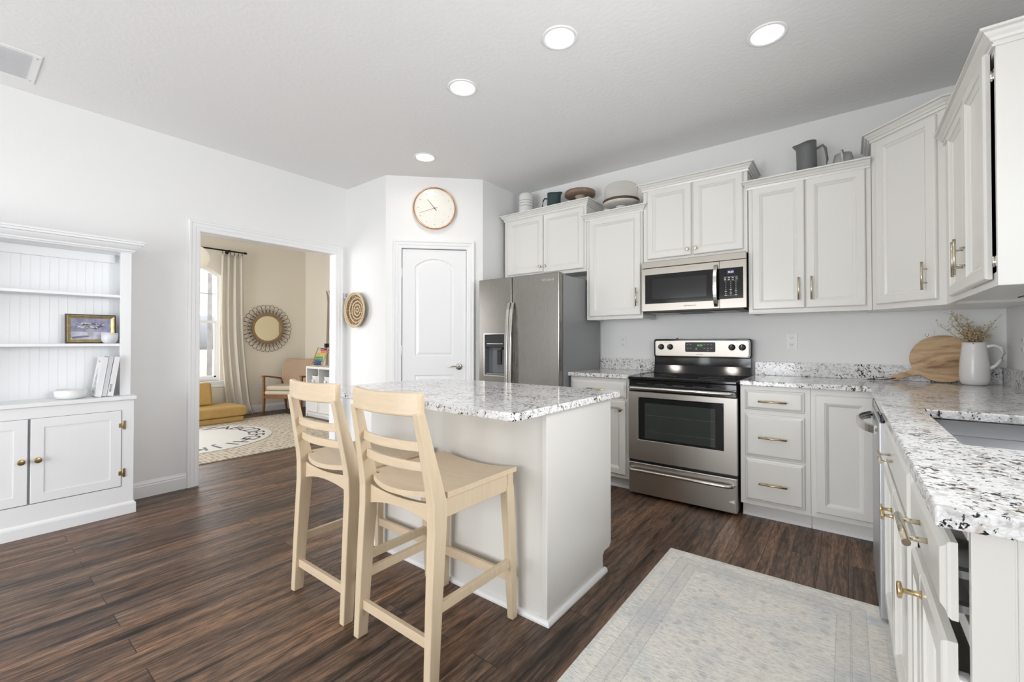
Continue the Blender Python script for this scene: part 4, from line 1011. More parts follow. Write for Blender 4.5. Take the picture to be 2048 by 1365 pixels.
def sprig(x0, y0, tip, n):
    p0 = Vector((x0, y0, -0.15)); p1 = Vector(tip); mid = (p0 + p1) / 2 + Vector((random.uniform(-.01, .01), random.uniform(-.01, .01), 0.03))
    mid.x = mid.x * 0.6
    pts = [p0, p0.lerp(mid, 0.5) + Vector((0, 0, .01)), mid, mid.lerp(p1, 0.5) + Vector((0, 0, 0.006)), p1]
    st.tube(pts, 0.0009, 4)
    for _ in range(n):
        b0 = mid.lerp(p1, random.uniform(0.3, 1.0)); e = b0 + Vector((random.gauss(0, .016), random.gauss(0, .012), random.uniform(0.0, .035)))
        st.tube([b0, e], 0.0006, 3); bl.sphere(e, random.uniform(0.0022, 0.0048), 6, 4)
for k in range(70):
    a = random.uniform(0, 2 * PI); rr = random.uniform(0.0, 0.055)
    sprig(0.3 * rr * math.cos(a), 0.3 * rr * math.sin(a), (rr * math.cos(a) * 1.05, rr * math.sin(a) * 0.6, random.uniform(0.02, 0.085)), 9)
for tip, n in (((-0.09, 0.0, 0.175), 26), ((-0.075, 0.01, 0.15), 14), ((-0.11, -0.01, 0.13), 14), ((-0.155, 0.0, 0.115), 12), ((-0.03, 0, 0.15), 14), ((-0.02, 0.01, 0.12), 10), ((0.085, 0.02, 0.12), 5), ((0.115, 0.01, 0.17), 4)):
    sprig(0, 0, tip, n)
st.build('stems', mat('dry_stem', (0.42, 0.32, 0.19), 0.8), T); bl.build('blossoms', mat('dry_blossom', (0.60, 0.47, 0.28), 0.85), T)

# ------------------------------------------------------------ things on top of the wall cabinets
def L(label, name, cat, loc, rot=0): return thing(name, label, cat, loc, rot, None)
T = thing('pitcher', 'tall white pitcher with three dark rings, on the cabinet above the refrigerator', 'pitcher', (-2.655, 3.70, 2.430))
MB().lathe([(0, 0), (0.070, 0), (0.074, 0.01), (0.076, 0.10), (0.076, 0.20), (0.074, 0.255), (0.069, 0.278), (0.060, 0.288), (0.056, 0.286), (0.066, 0.25), (0.070, 0.02), (0, 0.015)], seg=36, cap=False).build('body', WHITE_CER, T)
mb = MB()
for z in (0.150, 0.178, 0.205): mb.lathe([(0.0765, z), (0.0775, z + 0.002), (0.0765, z + 0.004)], seg=36, cap=False)
mb.build('ring', mat('dark_ring', (0.20, 0.20, 0.20), 0.5), T)
MB().prism([(-0.03, 0.255), (0.005, 0.290), (0.02, 0.310), (0.045, 0.268)], -0.012, 0.012, 'y').build('spout', WHITE_CER, T, bevel=0.004)
def jug(label, loc, r0, r1, h, m, hl, spout=1, name='pitcher', cat='pitcher', hr=0.008, rot=0, hout=0.06):
    T = thing(name, label, cat, loc, rot)
    mb = MB(); seg = 36; prof = [(0.0, 0, 0), (r0 * 0.96, 0, 0), (r0, 0.006, 0), ((r0 + r1) / 2, h * 0.5, 0), (r1, h * 0.86, 0.2), (r1 * 1.01, h, 1), (r1 * 0.95, h, 1), (r1 * 0.92, h * 0.85, 0.2), (r0 * 0.9, 0.012, 0), (0, 0.010, 0)]
    loops = []
    for r, z, k in prof:
        lp = []
        for q in range(seg):
            a = 2 * PI * q / seg; e = max(0.0, math.cos(a - (PI if hl > 0 else 0))) ** 6 * k * spout * 0.028
            lp.append(((r + e) * math.cos(a), (r + e) * math.sin(a), z + e * 0.25 - (0.06 * k * (0.5 - 0.5 * math.cos(a - (0 if hl > 0 else PI))) * h * (1 if spout > 0.9 else 0))))
        loops.append(lp)
    mb.loft(loops, smooth=True, cap=False).build('body', m, T)
    s = 1 if hl > 0 else -1
    MB().tube([(s * (r1 * 0.95), 0, h * 0.80), (s * (r1 + hout * 0.7), 0, h * 0.86), (s * (r1 + hout), 0, h * 0.78), (s * (r1 + hout * 1.2), 0, h * 0.5), (s * (r0 + hout * 0.85), 0, h * 0.22), (s * r0 * 0.97, 0, h * 0.15)], hr, 10).build('handle', m, T)
    return T
jug('dark green pitcher on the cabinet above the refrigerator', (-2.305, 3.69, 2.430), 0.072, 0.066, 0.222, mat('dark_green_enamel', (0.035, 0.065, 0.065), 0.35), -1, hout=0.06)
T = thing('cake_stand', 'low wooden cake stand at the right end of the cabinet above the refrigerator', 'cake stand', (-2.018, 3.70, 2.430))
DW = mat_wood('weathered_wood', (0.33, 0.24, 0.17), (0.20, 0.13, 0.09), (3, 14, 14), 0.6, 4)
MB().lathe([(0, 0.135), (0.142, 0.135), (0.146, 0.142), (0.146, 0.168), (0.141, 0.175), (0, 0.175)], seg=48, cap=False).build('plate', DW, T)
MB().lathe([(0, 0), (0.085, 0), (0.085, 0.012), (0.035, 0.03), (0.026, 0.09), (0.05, 0.135)], seg=32, cap=False).build('pedestal', mat('worn_pedestal', (0.42, 0.33, 0.26), 0.6), T)
T = thing('cake_stand', 'pedestal cake stand with domed glass cover on the narrow wall cabinet', 'cake stand', (-1.601, 3.70, 2.276))
MB().lathe([(0, 0.112), (0.13, 0.120), (0.158, 0.130), (0.160, 0.138), (0.15, 0.140), (0, 0.138)], seg=48, cap=False).build('plate', mat('stand_cream', (0.74, 0.71, 0.66), 0.4), T)
MB().lathe([(0, 0), (0.075, 0), (0.07, 0.010), (0.03, 0.03), (0.024, 0.08), (0.05, 0.112)], seg=32, cap=False).build('pedestal', WHITE_CER, T)
MB().lathe([(0.148, 0.1385), (0.160, 0.1385), (0.160, 0.160), (0.148, 0.162)], seg=48, cap=False).build('dark_rim', mat('dark_walnut', (0.09, 0.05, 0.035), 0.5), T)
def mat_frost():
    m, nt, b = new_mat('smoky_glass')
    tr = nt.nodes.new('ShaderNodeBsdfTransparent'); tr.inputs[0].default_value = (0.95, 0.935, 0.91, 1)
    gl = nt.nodes.new('ShaderNodeBsdfGlossy'); gl.inputs['Roughness'].default_value = 0.03
    fr_ = nt.nodes.new('ShaderNodeLayerWeight'); fr_.inputs['Blend'].default_value = 0.25
    nt.links.new(ramp(nt, fr_.outputs['Facing'], [(0.0, (0.96, 0.95, 0.93)), (0.6, (0.90, 0.885, 0.86)), (0.95, (0.45, 0.43, 0.41))]), tr.inputs[0])
    mx = nt.nodes.new('ShaderNodeMixShader'); nt.links.new(math_(nt, 'MULTIPLY', math_(nt, 'POWER', fr_.outputs['Facing'], 3.0), 0.5), mx.inputs[0]); nt.links.new(tr.outputs[0], mx.inputs[1]); nt.links.new(gl.outputs[0], mx.inputs[2])
    nt.links.new(mx.outputs[0], nt.nodes['Material Output'].inputs[0])
    return m
dm = [(0.147, 0.153), (0.147, 0.25)] + [(0.147 - 0.045 * (1 - math.cos(a)), 0.25 + 0.058 * math.sin(a)) for a in [R(10 * k) for k in range(1, 10)]] + [(0.06, 0.315), (0.0, 0.318)]
MB().lathe(dm, seg=48, cap=False).build('glass_dome', mat_frost(), T)
jug('dark grey pitcher on top of the cabinet right of the microwave', (-0.215, 3.70, 2.286), 0.064, 0.058, 0.292, mat('slate_ceramic', (0.16, 0.165, 0.165), 0.4), 1, hout=0.05)
T = thing('mug', 'small grey-green mug beside the dark grey pitcher, atop the cabinet', 'mug', (-0.010, 3.69, 2.286))
MUGM = mat('celadon_glaze', (0.44, 0.46, 0.44), 0.25)
MB().lathe([(0, 0), (0.070, 0), (0.070, 0.03), (0.060, 0.09), (0.048, 0.152), (0.045, 0.152), (0.056, 0.09), (0.064, 0.012), (0, 0.010)], seg=32, cap=False).build('body', MUGM, T)
MB().tube([(-0.005, -0.047, 0.135), (-0.005, -0.085, 0.15), (-0.005, -0.10, 0.12), (-0.005, -0.095, 0.07), (-0.005, -0.066, 0.045)], 0.008, 10).build('handle', mat('pale_handle', (0.62, 0.62, 0.60), 0.4), T)

# ------------------------------------------------------------ bookcase on the left wall
BW = 0.97
T = thing('bookcase', 'white hutch bookcase with open shelves and cupboard doors on the left wall', 'bookcase', (-3.90, 0.802 - BW, 0), 90)
BD_ = 0.302
ux = 0.098  # set-back of the upper part
mb = MB().box(0, BW, 0.0, BD_, 0, 0.775)
mb.build('base_cupboard', BOOK_PAINT, T, bevel=0.002)
MB().sweep([(0, BD_), (0, 0), (BW, 0), (BW, BD_)], [(0, 0), (0.012, 0), (0.012, 0.060), (0.010, 0.070), (0.0, 0.082)], lambda u, v, w: (u, v, w), side=1).build('plinth', BOOK_PAINT, T)
MB().box(-0.012, BW + 0.012, -0.014, BD_, 0.775, 0.800).build('counter_ledge', BOOK_PAINT, T, bevel=0.004)
for x0, x1 in ((0, 0.058), (BW - 0.058, BW)): MB().box(x0, x1, ux, ux + 0.02, 0.800, 1.80).box(x0 if x0 == 0 else x1 - 0.018, x0 + 0.018 if x0 == 0 else x1, ux + 0.02, BD_, 0.800, 1.80).build('side_panel', BOOK_PAINT, T, bevel=0.0015)
mb = MB().box(0.018, BW - 0.018, BD_ - 0.010, BD_, 0.80, 1.80)
mb.build('back_panel', BOOK_PAINT, T)
gr = MB()
for k in range(22): gr.box(0.03 + k * 0.043, 0.0315 + k * 0.043, BD_ - 0.0108, BD_ - 0.0098, 0.80, 1.80)
gr.build('bead_groove', mat('groove_shadow', (0.80, 0.81, 0.82), 0.6), T)['kind'] = 'stuff'
for z in (1.140, 1.478): MB().box(0.018, BW - 0.018, ux + 0.022, BD_ - 0.011, z, z + 0.019).build('shelf', BOOK_PAINT, T, bevel=0.002)
MB().box(0, BW, ux, BD_, 1.795, 1.84).build('top_rail', BOOK_PAINT, T, bevel=0.001)
MB().box(0.058, BW - 0.058, BD_ - 0.030, BD_ - 0.010, 1.735, 1.795).build('back_rail', BOOK_PAINT, T, bevel=0.002)
CR2 = [(0.0, 1.795), (0.006, 1.795), (0.010, 1.803), (0.016, 1.806), (0.018, 1.815), (0.028, 1.822), (0.040, 1.836), (0.044, 1.846), (0.056, 1.850), (0.058, 1.862), (0.066, 1.864), (0.066, 1.874), (0, 1.874)]
MB().sweep([(0, BD_), (0, ux), (BW, ux), (BW, BD_)], CR2, lambda u, v, w: (u, v, w), side=1).build('crown_molding', BOOK_PAINT, T)
SHP = [(0, -0.003), (0.002, -0.004), (0.055, -0.004), (0.0555, 0.004), (0.056, 0.004)]
for x0, x1, kx in ((0.063, 0.478, 0.452), (0.490, 0.904, 0.520)):
    D = MB().panel(x0, x1, 0.195, 0.704, SHP, 0.012).build('cupboard_door', BOOK_PAINT, T)
    knob(OLDBRASS, D, kx, -0.004, 0.455, 0.017, 0.024)
mb = MB().box(0.479, 0.489, -0.0006, 0.002, 0.195, 0.704).box(0.904, 0.907, -0.0006, 0.002, 0.19, 0.706).box(0.06, 0.904, -0.0006, 0.002, 0.7045, 0.707).box(0.06, 0.904, -0.0006, 0.002, 0.190, 0.194)
mb.build('door_gap', mat('door_gap_dark', (0.20, 0.21, 0.22), 0.8), T)
for z in (0.605, 0.282):
    MB().box(0.890, 0.922, -0.0075, -0.001, z - 0.014, z + 0.014).cyl((0.912, -0.007, z - 0.022), 0.004, 0.044).box(0.914, 0.926, -0.005, -0.0005, z - 0.030, z + 0.030).build('hinge', OLDBRASS, T, bevel=0.002)
# books leaning to the right
PAPER = mat('page_white', (0.80, 0.80, 0.78), 0.7)
def book(label, y, thick, h, d, cover, lean=-8, xf_=-3.965, spine=None, cz=None):
    T = thing('book', label, 'book', (xf_, y, 0.8050), 90, 'books leaning on the bookcase ledge')
    M_ = Matrix.Rotation(R(8), 4, 'Y')
    def bx_(*a):
        m_ = MB(); m_.M = M_; m_.box(*a); return m_
    dz = 0.0
    C_ = bx_(0, thick, 0, 0.004, dz, h).box(0, 0.0025, 0.0, d, dz, h).box(thick - 0.0025, thick, 0.0, d, dz, h).build('cover', cover, T, bevel=0.0008)
    bx_(0.003, thick - 0.003, 0.0042, d - 0.004, dz + 0.003, h - 0.003).build('pages', PAPER, T)
    return T, C_, M_
WC = mat('white_book_cover', (0.80, 0.80, 0.81), 0.4); GC = mat('pale_grey_cover', (0.60, 0.61, 0.64), 0.45)
T, C_, M_ = book('white book with grey flower drawing on its cover, leftmost of the leaning books', 0.615, 0.029, 0.266, 0.165, WC)
def mat_sketch():
    m, nt, b = new_mat('grey_botanical_print')
    v = coords(nt, scale=(1, 1, 0.6)); n = N(nt, 'TexNoise', Scale=42.0, Detail=4.0, Distortion=1.5); nt.links.new(v, n.inputs['Vector'])
    nt.links.new(ramp(nt, n.outputs['Fac'], [(0.44, (0.28, 0.30, 0.31)), (0.56, (0.72, 0.73, 0.72))]), b.inputs['Base Color']); b.inputs['Roughness'].default_value = 0.5
    return m
SK = mat_sketch()
m_ = MB(); m_.M = M_
m_.prism([(0.03, 0.02), (0.10, 0.012), (0.135, 0.03), (0.12, 0.10), (0.11, 0.17), (0.085, 0.20), (0.06, 0.15), (0.045, 0.08)], -0.0006, 0.0, 'x'); m_.build('cover_print', SK, C_)
T2 = text('cover_lettering', 'flowers', 0.022, GC, C_, (-0.0012, 0.075, 0.235), rot=(90, 0, -90))
T2.data.transform(M_)
book('slim pale grey book, middle of the leaning books', 0.6465, 0.023, 0.272, 0.15, GC)
T, C_, M_ = book('white book, rightmost of the leaning books', 0.6730, 0.030, 0.268, 0.16, WC)
t_ = text('spine_lettering', 'GATHER', 0.014, BLACKM, C_, (0.010, -0.0006, 0.055), rot=(90, 90, 0)); t_.data.transform(M_)
# round dish, bowl, picture
T = thing('dish', 'low round white dish on the bookcase ledge, left of the books', 'dish', (-4.025, 0.508, 0.8005))
MB().lathe([(0, 0), (0.060, 0), (0.072, 0.006), (0.079, 0.024), (0.078, 0.050), (0.070, 0.060), (0.066, 0.058), (0.066, 0.040), (0, 0.036)], seg=40, cap=False).build('body', mat('matte_white_dish', (0.80, 0.81, 0.80), 0.5), T)
T = thing('bowl', 'small white bowl in front of the framed painting on the shelf', 'bowl', (-4.045, 0.698, 1.1595))
MB().lathe([(0, 0), (0.026, 0), (0.036, 0.008), (0.043, 0.024), (0.0445, 0.072), (0.041, 0.072), (0.039, 0.026), (0.03, 0.012), (0, 0.010)], seg=36, cap=False).build('body', mat('matte_white_bowl', (0.72, 0.73, 0.75), 0.45), T)
T = thing('framed_painting', 'small gilt-framed still life of flowers in a vase on the bookcase shelf', 'picture', (-4.096, 0.614, 1.1605), 90)
GILT = mat('gilt_frame', (0.50, 0.39, 0.20), 0.38, 0.7, var=0.25, vscale=40); DKF = mat('dark_frame_edge', (0.06, 0.045, 0.03), 0.5)
Ml = Matrix.Rotation(R(-5), 4, 'X')
fw, fh = 0.127, 0.198
def fp(name, prof, m):
    mb = MB(); mb.M = Ml
    mb.sweep([(-fw, 0), (-fw, fh), (fw, fh), (fw, 0)], prof, lambda u, v, w: (u, w, v), closed=True, side=1); return mb.build(name, m, T)
fp('outer_frame', [(0, 0.012), (0, -0.002), (0.003, -0.006), (0.008, -0.006), (0.008, 0.012)], DKF)
fp('gilt_band', [(0.008, 0.010), (0.008, -0.007), (0.011, -0.008), (0.014, -0.004), (0.027, 0.004), (0.030, 0.010)], GILT)
def mat_paint():
    m, nt, b = new_mat('painted_backdrop')
    v = coords(nt); sp = N(nt, 'SeparateXYZ'); nt.links.new(v, sp.inputs[0])
    n = N(nt, 'TexNoise', Scale=30.0, Detail=4.0); nt.links.new(v, n.inputs['Vector'])
    up_ = ramp(nt, n.outputs['Fac'], [(0.35, (0.20, 0.21, 0.33)), (0.65, (0.34, 0.34, 0.46))])
    lo_ = ramp(nt, n.outputs['Fac'], [(0.35, (0.42, 0.43, 0.52)), (0.65, (0.62, 0.62, 0.68))])
    k = math_(nt, 'LESS_THAN', sp.outputs[2], 0.078)
    nt.links.new(mix(nt, up_, lo_, k), b.inputs['Base Color']); b.inputs['Roughness'].default_value = 0.5
    return m
mb = MB(); mb.M = Ml; mb.box(-fw + 0.026, fw - 0.026, 0.005, 0.009, 0.026, fh - 0.026); CV = mb.build('canvas', mat_paint(), T)
mb = MB(); mb.M = Ml
mb.prism([(-0.03, 0.10), (0.018, 0.10), (0.006, 0.050), (-0.012, 0.045)], 0.0040, 0.005, 'y'); mb.build('painted_vase', mat('vase_grey', (0.36, 0.37, 0.42), 0.5), CV)
mb = MB(); mb.M = Ml; mb.prism([(-0.10, 0.045), (-0.01, 0.055), (-0.01, 0.045), (-0.09, 0.030)], 0.0044, 0.005, 'y').build('painted_shadow', mat('shadow_violet', (0.16, 0.16, 0.25), 0.5), CV)
random.seed(5); mb = MB(); mb.M = Ml; mb2 = MB(); mb2.M = Ml
for k in range(70):
    u = random.uniform(-1, 1); x = -0.005 + u * 0.062; z = 0.118 + random.uniform(-0.022, 0.030) * (1 - 0.5 * abs(u)); r = random.uniform(0.003, 0.007)
    a0 = random.random() * 6; poly_ = [(x + r * 1.3 * math.cos(a0 + q * 1.2), z + r * 0.7 * math.sin(a0 + q * 1.2)) for q in range(5)]
    (mb if k % 2 else mb2).prism(poly_, 0.0030 - 0.00001 * k, 0.005, 'y')
mb.build('painted_petals', mat('petal_pale', (0.62, 0.60, 0.58), 0.5), CV); mb2.build('painted_leaves', mat('leaf_dark', (0.09, 0.09, 0.11), 0.5), CV)

# ------------------------------------------------------------ ceiling lights and vent
LAMP = mat('lamp_glow', (1, 1, 1), 0.5, emit=(1.0, 0.95, 0.88), estr=5)
LABS = ['recessed ceiling light nearest the camera, over the island end', 'recessed ceiling light over the rug, rightmost of the four', 'recessed ceiling light over the stool end of the island, second from left', 'recessed ceiling light in front of the pantry door, furthest left']
for (x, y), lb in zip(((-1.202, 1.982), (-0.321, 2.624), (-1.931, 1.998), (-2.924, 2.556)), LABS):
    T = thing('recessed_light', lb, 'ceiling light', (x, y, ZC), 0, 'recessed ceiling lights')
    MB().lathe([(0.096, 0.0), (0.096, -0.003), (0.090, -0.006), (0.077, -0.004), (0.075, 0.0)], seg=40, cap=False).build('trim_ring', TRIM, T)
    MB().lathe([(0.075, -0.002), (0.0, -0.002)], seg=40, cap=False, smooth=False).build('lens', LAMP, T)
    a = area('can_light', (x, y, ZC - 0.012), (0, 0, 0), 0.13, 0.13, 1.6, (1.0, 0.93, 0.84), 'DISK', 160); a.parent = None
T = thing('ceiling_vent', 'white rectangular slatted air vent in the ceiling at far left', 'vent', (-3.82, 0.02, ZC))
MB().box(-0.21, 0.21, -0.31, 0.31, -0.006, 0).build('frame', TRIM, T, bevel=0.003)
mb = MB()
for k in range(30): x = -0.165 + k * 0.0114; mb.add([(x, -0.27, -0.0066), (x + 0.009, -0.27, -0.0085), (x + 0.009, 0.27, -0.0085), (x, 0.27, -0.0066)], [(0, 1, 2, 3)])
mb.build('louvers', mat('vent_louver', (0.86, 0.87, 0.88), 0.5), T, solid=0.001)
for y in (0.29, -0.29):
    for x in (-0.17, 0.17): MB().lathe([(0.005, -0.006), (0.005, -0.008), (0, -0.009)], (x, y, 0), 10).build('screw', CHROME, T)

# ------------------------------------------------------------ front room
# jute rug and round alphabet rug
def mat_jute():
    m, nt, b = new_mat('braided_jute')
    v = coords(nt); w = N(nt, 'TexWave', Scale=9.0, Distortion=2.0); w.bands_direction = 'X'; nt.links.new(v, w.inputs['Vector'])
    v2 = coords(nt, scale=(30, 22, 1)); n = N(nt, 'TexVoronoi', Scale=1.0, Randomness=0.4); nt.links.new(v2, n.inputs['Vector'])
    c_ = ramp(nt, n.outputs['Distance'], [(0.25, (0.72, 0.66, 0.56)), (0.55, (0.50, 0.43, 0.33)), (0.75, (0.22, 0.17, 0.12))])
    c2 = mix(nt, c_, ramp(nt, w.outputs['Color'], [(0.1, (0.80, 0.80, 0.80)), (0.5, (1.05, 1.05, 1.05))]), 1.0, 'MULTIPLY')
    nt.links.new(c2, b.inputs['Base Color']); b.inputs['Roughness'].default_value = 0.95
    bp = N(nt, 'Bump', Strength=0.5, Distance=0.006); nt.links.new(n.outputs['Distance'], bp.inputs['Height']); nt.links.new(bp.outputs[0], b.inputs['Normal'])
    return m
o = at(MB().box(-1.17, 1.17, -1.5, 1.5, 0, 0.012).build('area_rug', mat_jute(), bevel=0.004), (-6.04, 1.88, 0.0005))
tag(o, 'large braided cream jute rug on the front-room floor', 'rug')
T = thing('alphabet_rug', 'round white rug printed with black alphabet letters, on the jute rug', 'rug', (-6.155, 1.765, 0.0128))
MB().lathe([(0, 0), (0.855, 0), (0.860, 0.003), (0.855, 0.006), (0, 0.006)], seg=72, cap=False).build('mat', mat('cotton_white', (0.80, 0.79, 0.76), 0.9, bump=0.3, bscale=150), T)
for k, chh in enumerate('ABCDEFGHIJKLMNOPQRSTUVWXYZ'):
    a = R(130 - 360 * (k) / 26)
    text('letter', chh, 0.27, BLACKM, T, (0.68 * math.cos(a), 0.68 * math.sin(a), 0.0065), rot=(0, 0, math.degrees(a) - 90), extrude=0.0006)
# curtain rod, rings, curtain
RODM = mat('dark_bronze', (0.02, 0.015, 0.015), 0.4, 0.5)
RXX = XO + 0.10; RZ = 2.592
T = thing('curtain_rod', 'black metal curtain rod above the front-room window', 'curtain rod', (RXX, 1.75, RZ))
MB().tube([(0, -1.15, 0), (0, 1.19, 0)], 0.012, 12).lathe([(0.012, 1.17), (0.019, 1.18), (0.019, 1.20), (0.010, 1.215), (0, 1.218)], (0, 0, 0), 16, 'y').build('rod', RODM, T)
for y in (-1.05, 0.96): MB().tube([(0, y, 0), (-0.06, y, -0.004), (-0.098, y, -0.012)], 0.007, 8).cyl((-0.10, y, -0.012), 0.025, 0.006, 'x', 16).build('bracket', RODM, T)
MB().lathe([(0.017, 0.95), (0.019, 0.955), (0.019, 0.975), (0.017, 0.98)], (0, 0, 0), 16, 'y').build('collar', RODM, T)
def mat_curtain():
    m, nt, b = new_mat('linen_curtain')
    b.inputs['Base Color'].default_value = (0.84, 0.80, 0.72, 1); b.inputs['Roughness'].default_value = 0.9
    tl = nt.nodes.new('ShaderNodeBsdfTranslucent'); tl.inputs[0].default_value = (0.86, 0.82, 0.74, 1)
    mx = nt.nodes.new('ShaderNodeMixShader'); mx.inputs[0].default_value = 0.35
    nt.links.new(b.outputs[0], mx.inputs[1]); nt.links.new(tl.outputs[0], mx.inputs[2]); nt.links.new(mx.outputs[0], nt.nodes['Material Output'].inputs[0])
    return m
CURT = mat_curtain()
T = thing('curtain', 'long cream linen curtain hanging right of the front-room window', 'curtain', (RXX, 2.75, 0))
NU, NV = 90, 30; vs = []
for j in range(NV + 1):
    t = j / NV; z = 2.535 * (1 - t) + 0.012 * t
    ya = -0.145 + 0.155 * t ** 2.2 - 0.0; yb_ = 0.165 + 0.05 * t + 0.20 * max(0, t - 0.45) ** 1.3
    ya = -0.150 - 0.015 * math.sin(t * PI) + 0.10 * t ** 3
    for i in range(NU + 1):
        u = i / NU; y = ya + (yb_ - ya) * u
        amp = 0.024 + 0.010 * t; ph = 2 * PI * 3.6 * (u + 0.02 * math.sin(3 * t)) 
        x = amp * math.sin(ph) + 0.008 * math.sin(ph * 0.43 + 3 * t) + (0.10 * max(0, t - 0.93) / 0.07 * (0.4 + 0.6 * u))
        vs.append((x, y + 0.006 * math.cos(ph), z))
mb = MB(); mb.add(vs, [(j * (NU + 1) + i, j * (NU + 1) + i + 1, (j + 1) * (NU + 1) + i + 1, (j + 1) * (NU + 1) + i) for j in range(NV) for i in range(NU)], 0, True)
mb.build('drape', CURT, T, solid=0.003)
for k in range(6):
    y = -0.13 + k * 0.055; MB().tube([(0.016 * math.cos(a), y, RZ - 0.006 + 0.018 * math.sin(a)) for a in [2 * PI * q / 16 for q in range(16)]], 0.0018, 6, closed=True).box(-0.004, 0.004, y - 0.004, y + 0.004, RZ - 0.055, RZ - 0.022).build('ring_clip', RODM, T)

# pendant
T = thing('paper_lantern', 'round white paper lantern hanging in the front room, cut by the door frame', 'pendant lamp', (-6.50, 1.89, 2.235))
mb = MB(); prof = []
for k in range(33):
    a = -PI / 2 + PI * k / 32; prof.append((0.175 * math.cos(a) + (0.0015 if k % 2 else -0.001), 0.175 * math.sin(a) * 0.92))
prof[0] = (0.0, prof[0][1]); prof[-1] = (0.0, prof[-1][1])
mb.lathe(prof, seg=40, cap=False).build('shade', mat('rice_paper', (0.80, 0.78, 0.72), 0.8, emit=(1.0, 0.86, 0.66), estr=0.3), T)
MB().tube([(0, 0, 0.18), (0, 0, ZC - 2.235)], 0.003, 6).build('cord', WPLAST, T)

# sunburst mirror
T = thing('rattan_mirror', 'round mirror with looped rattan flower frame on the front-room wall', 'mirror', (XO + 0.012, 3.325, 1.395), 90)
RAT = mat('rattan', (0.19, 0.12, 0.075), 0.55); RAT2 = mat('rattan_ring', (0.36, 0.22, 0.11), 0.5)
MB().lathe([(0.21, 0.0), (0.21, -0.012), (0, -0.012)], seg=48, axis='y', cap=False, smooth=False).build('mirror_glass', mat('mirror_warm_tint', (0.66, 0.60, 0.44), 0.05, 1.0), T)  # warm tint puts the room's beige reflection into the glass colour
for r in (0.215, 0.228, 0.240): MB().tube([(r * math.cos(a), -0.014, r * math.sin(a)) for a in [2 * PI * q / 60 for q in range(60)]], 0.0075, 8, closed=True, up=(0, 1, 0)).build('inner_ring', RAT2, T)
np_ = 32
for k in range(np_):
    a = 2 * PI * k / np_; u = Vector((math.cos(a), 0, math.sin(a))); v = Vector((-math.sin(a), 0, math.cos(a)))
    big = True; rc = 0.355; rl = 0.038
    pts = [u * 0.235 + v * 0.010 + Vector((0, -0.010, 0))]
    for q in range(13):
        t = R(-70 + 320 * 0) if False else -PI * 0.62 + PI * 1.24 * q / 12
        pts.append(u * (rc + rl * math.cos(t) * 1.05) + v * (-rl * math.sin(t) * -1) * 1.0 * (1) + Vector((0, -0.006 - 0.004 * (q % 2 == 0) * 0, 0)))
    pts.append(u * 0.235 - v * 0.010 * -1 * -1 + Vector((0, -0.010, 0)))
    p2 = [pts[0] - v * 0.02] + pts[1:-1] + [u * 0.235 + v * 0.010 + Vector((0, -0.010, 0))]
    MB().tube(p2, 0.0036, 6, up=(0, 1, 0)).build('loop', RAT, T)
    pts = [u * 0.235 - v * 0.008 + Vector((0, -0.013, 0)), u * 0.30 - v * 0.020 + Vector((0, -0.013, 0)), u * 0.335 + Vector((0, -0.013, 0)), u * 0.30 + v * 0.020 + Vector((0, -0.013, 0)), u * 0.235 + v * 0.008 + Vector((0, -0.013, 0))]
    MB().tube(pts, 0.003, 6, up=(0, 1, 0)).build('short_loop', RAT, T)

# mustard floor sofa
MUST = mat('mustard_suede', (0.47, 0.30, 0.10), 0.85, bump=0.2, bscale=180, var=0.08, vscale=9)
T = thing('floor_sofa', 'low mustard fabric floor sofa below the front-room window', 'sofa', (-7.30, 1.80, 0))
MB().box(-0.30, 0.30, -0.90, 0.885, 0.013, 0.092).build('base_cushion', MUST, T, bevel=0.022, seg=4)
MB().box(-0.32, 0.32, -0.92, 0.915, 0.096, 0.235).build('seat_cushion', MUST, T, bevel=0.028, seg=4)
mb = MB().prism([(-0.36, 0.237), (-0.10, 0.237), (-0.17, 0.565), (-0.30, 0.565)], -0.90, 0.62, 'y')
mb.build('back_cushion', MUST, T, bevel=0.035, seg=4)

# armchair
T = thing('armchair', 'mid-century armchair with tan tufted back, cream seat and wooden arms', 'armchair', (-7.285, 3.505, 0), 33.5)
WAL = mat_wood('warm_walnut', (0.30, 0.125, 0.045), (0.19, 0.07, 0.025), (4, 4, 14), 0.35, 5)
CRM = mat('cream_upholstery', (0.60, 0.53, 0.41), 0.85, bump=0.2, bscale=250); TAN = mat('tan_upholstery', (0.50, 0.36, 0.245), 0.85, bump=0.25, bscale=250)
for s in (-1, 1):
    MB().beam([(s * 0.310, -0.255, 0, 0.024, 0.028), (s * 0.308, -0.250, 0.30, 0.034, 0.044), (s * 0.312, -0.255, 0.50, 0.030, 0.038), (s * 0.318, -0.250, 0.615, 0.034, 0.044)]).build('leg', WAL, T, bevel=0.006)
    MB().beam([(s * 0.280, 0.330, 0, 0.024, 0.028), (s * 0.285, 0.270, 0.28, 0.034, 0.046), (s * 0.300, 0.240, 0.42, 0.028, 0.04), (s * 0.305, 0.225, 0.545, 0.028, 0.04)]).build('leg', WAL, T, bevel=0.006)
    mb = MB(); L_ = []
    for k in range(11):
        t = k / 10; y = -0.285 + 0.56 * t; z = 0.632 - 0.085 * t ** 1.3; w = 0.046 - 0.012 * abs(t - 0.3)
        L_.append([(s * 0.315 - w / 2, y, z - 0.026), (s * 0.315 + w / 2, y, z - 0.026), (s * 0.315 + w / 2, y, z), (s * 0.315 - w / 2, y, z)])
    mb.loft(L_).build('arm', WAL, T, bevel=0.008, seg=3)
    MB().box(s * 0.29 - 0.012, s * 0.29 + 0.012, -0.235, 0.255, 0.265, 0.325).build('side_rail', WAL, T, bevel=0.003)
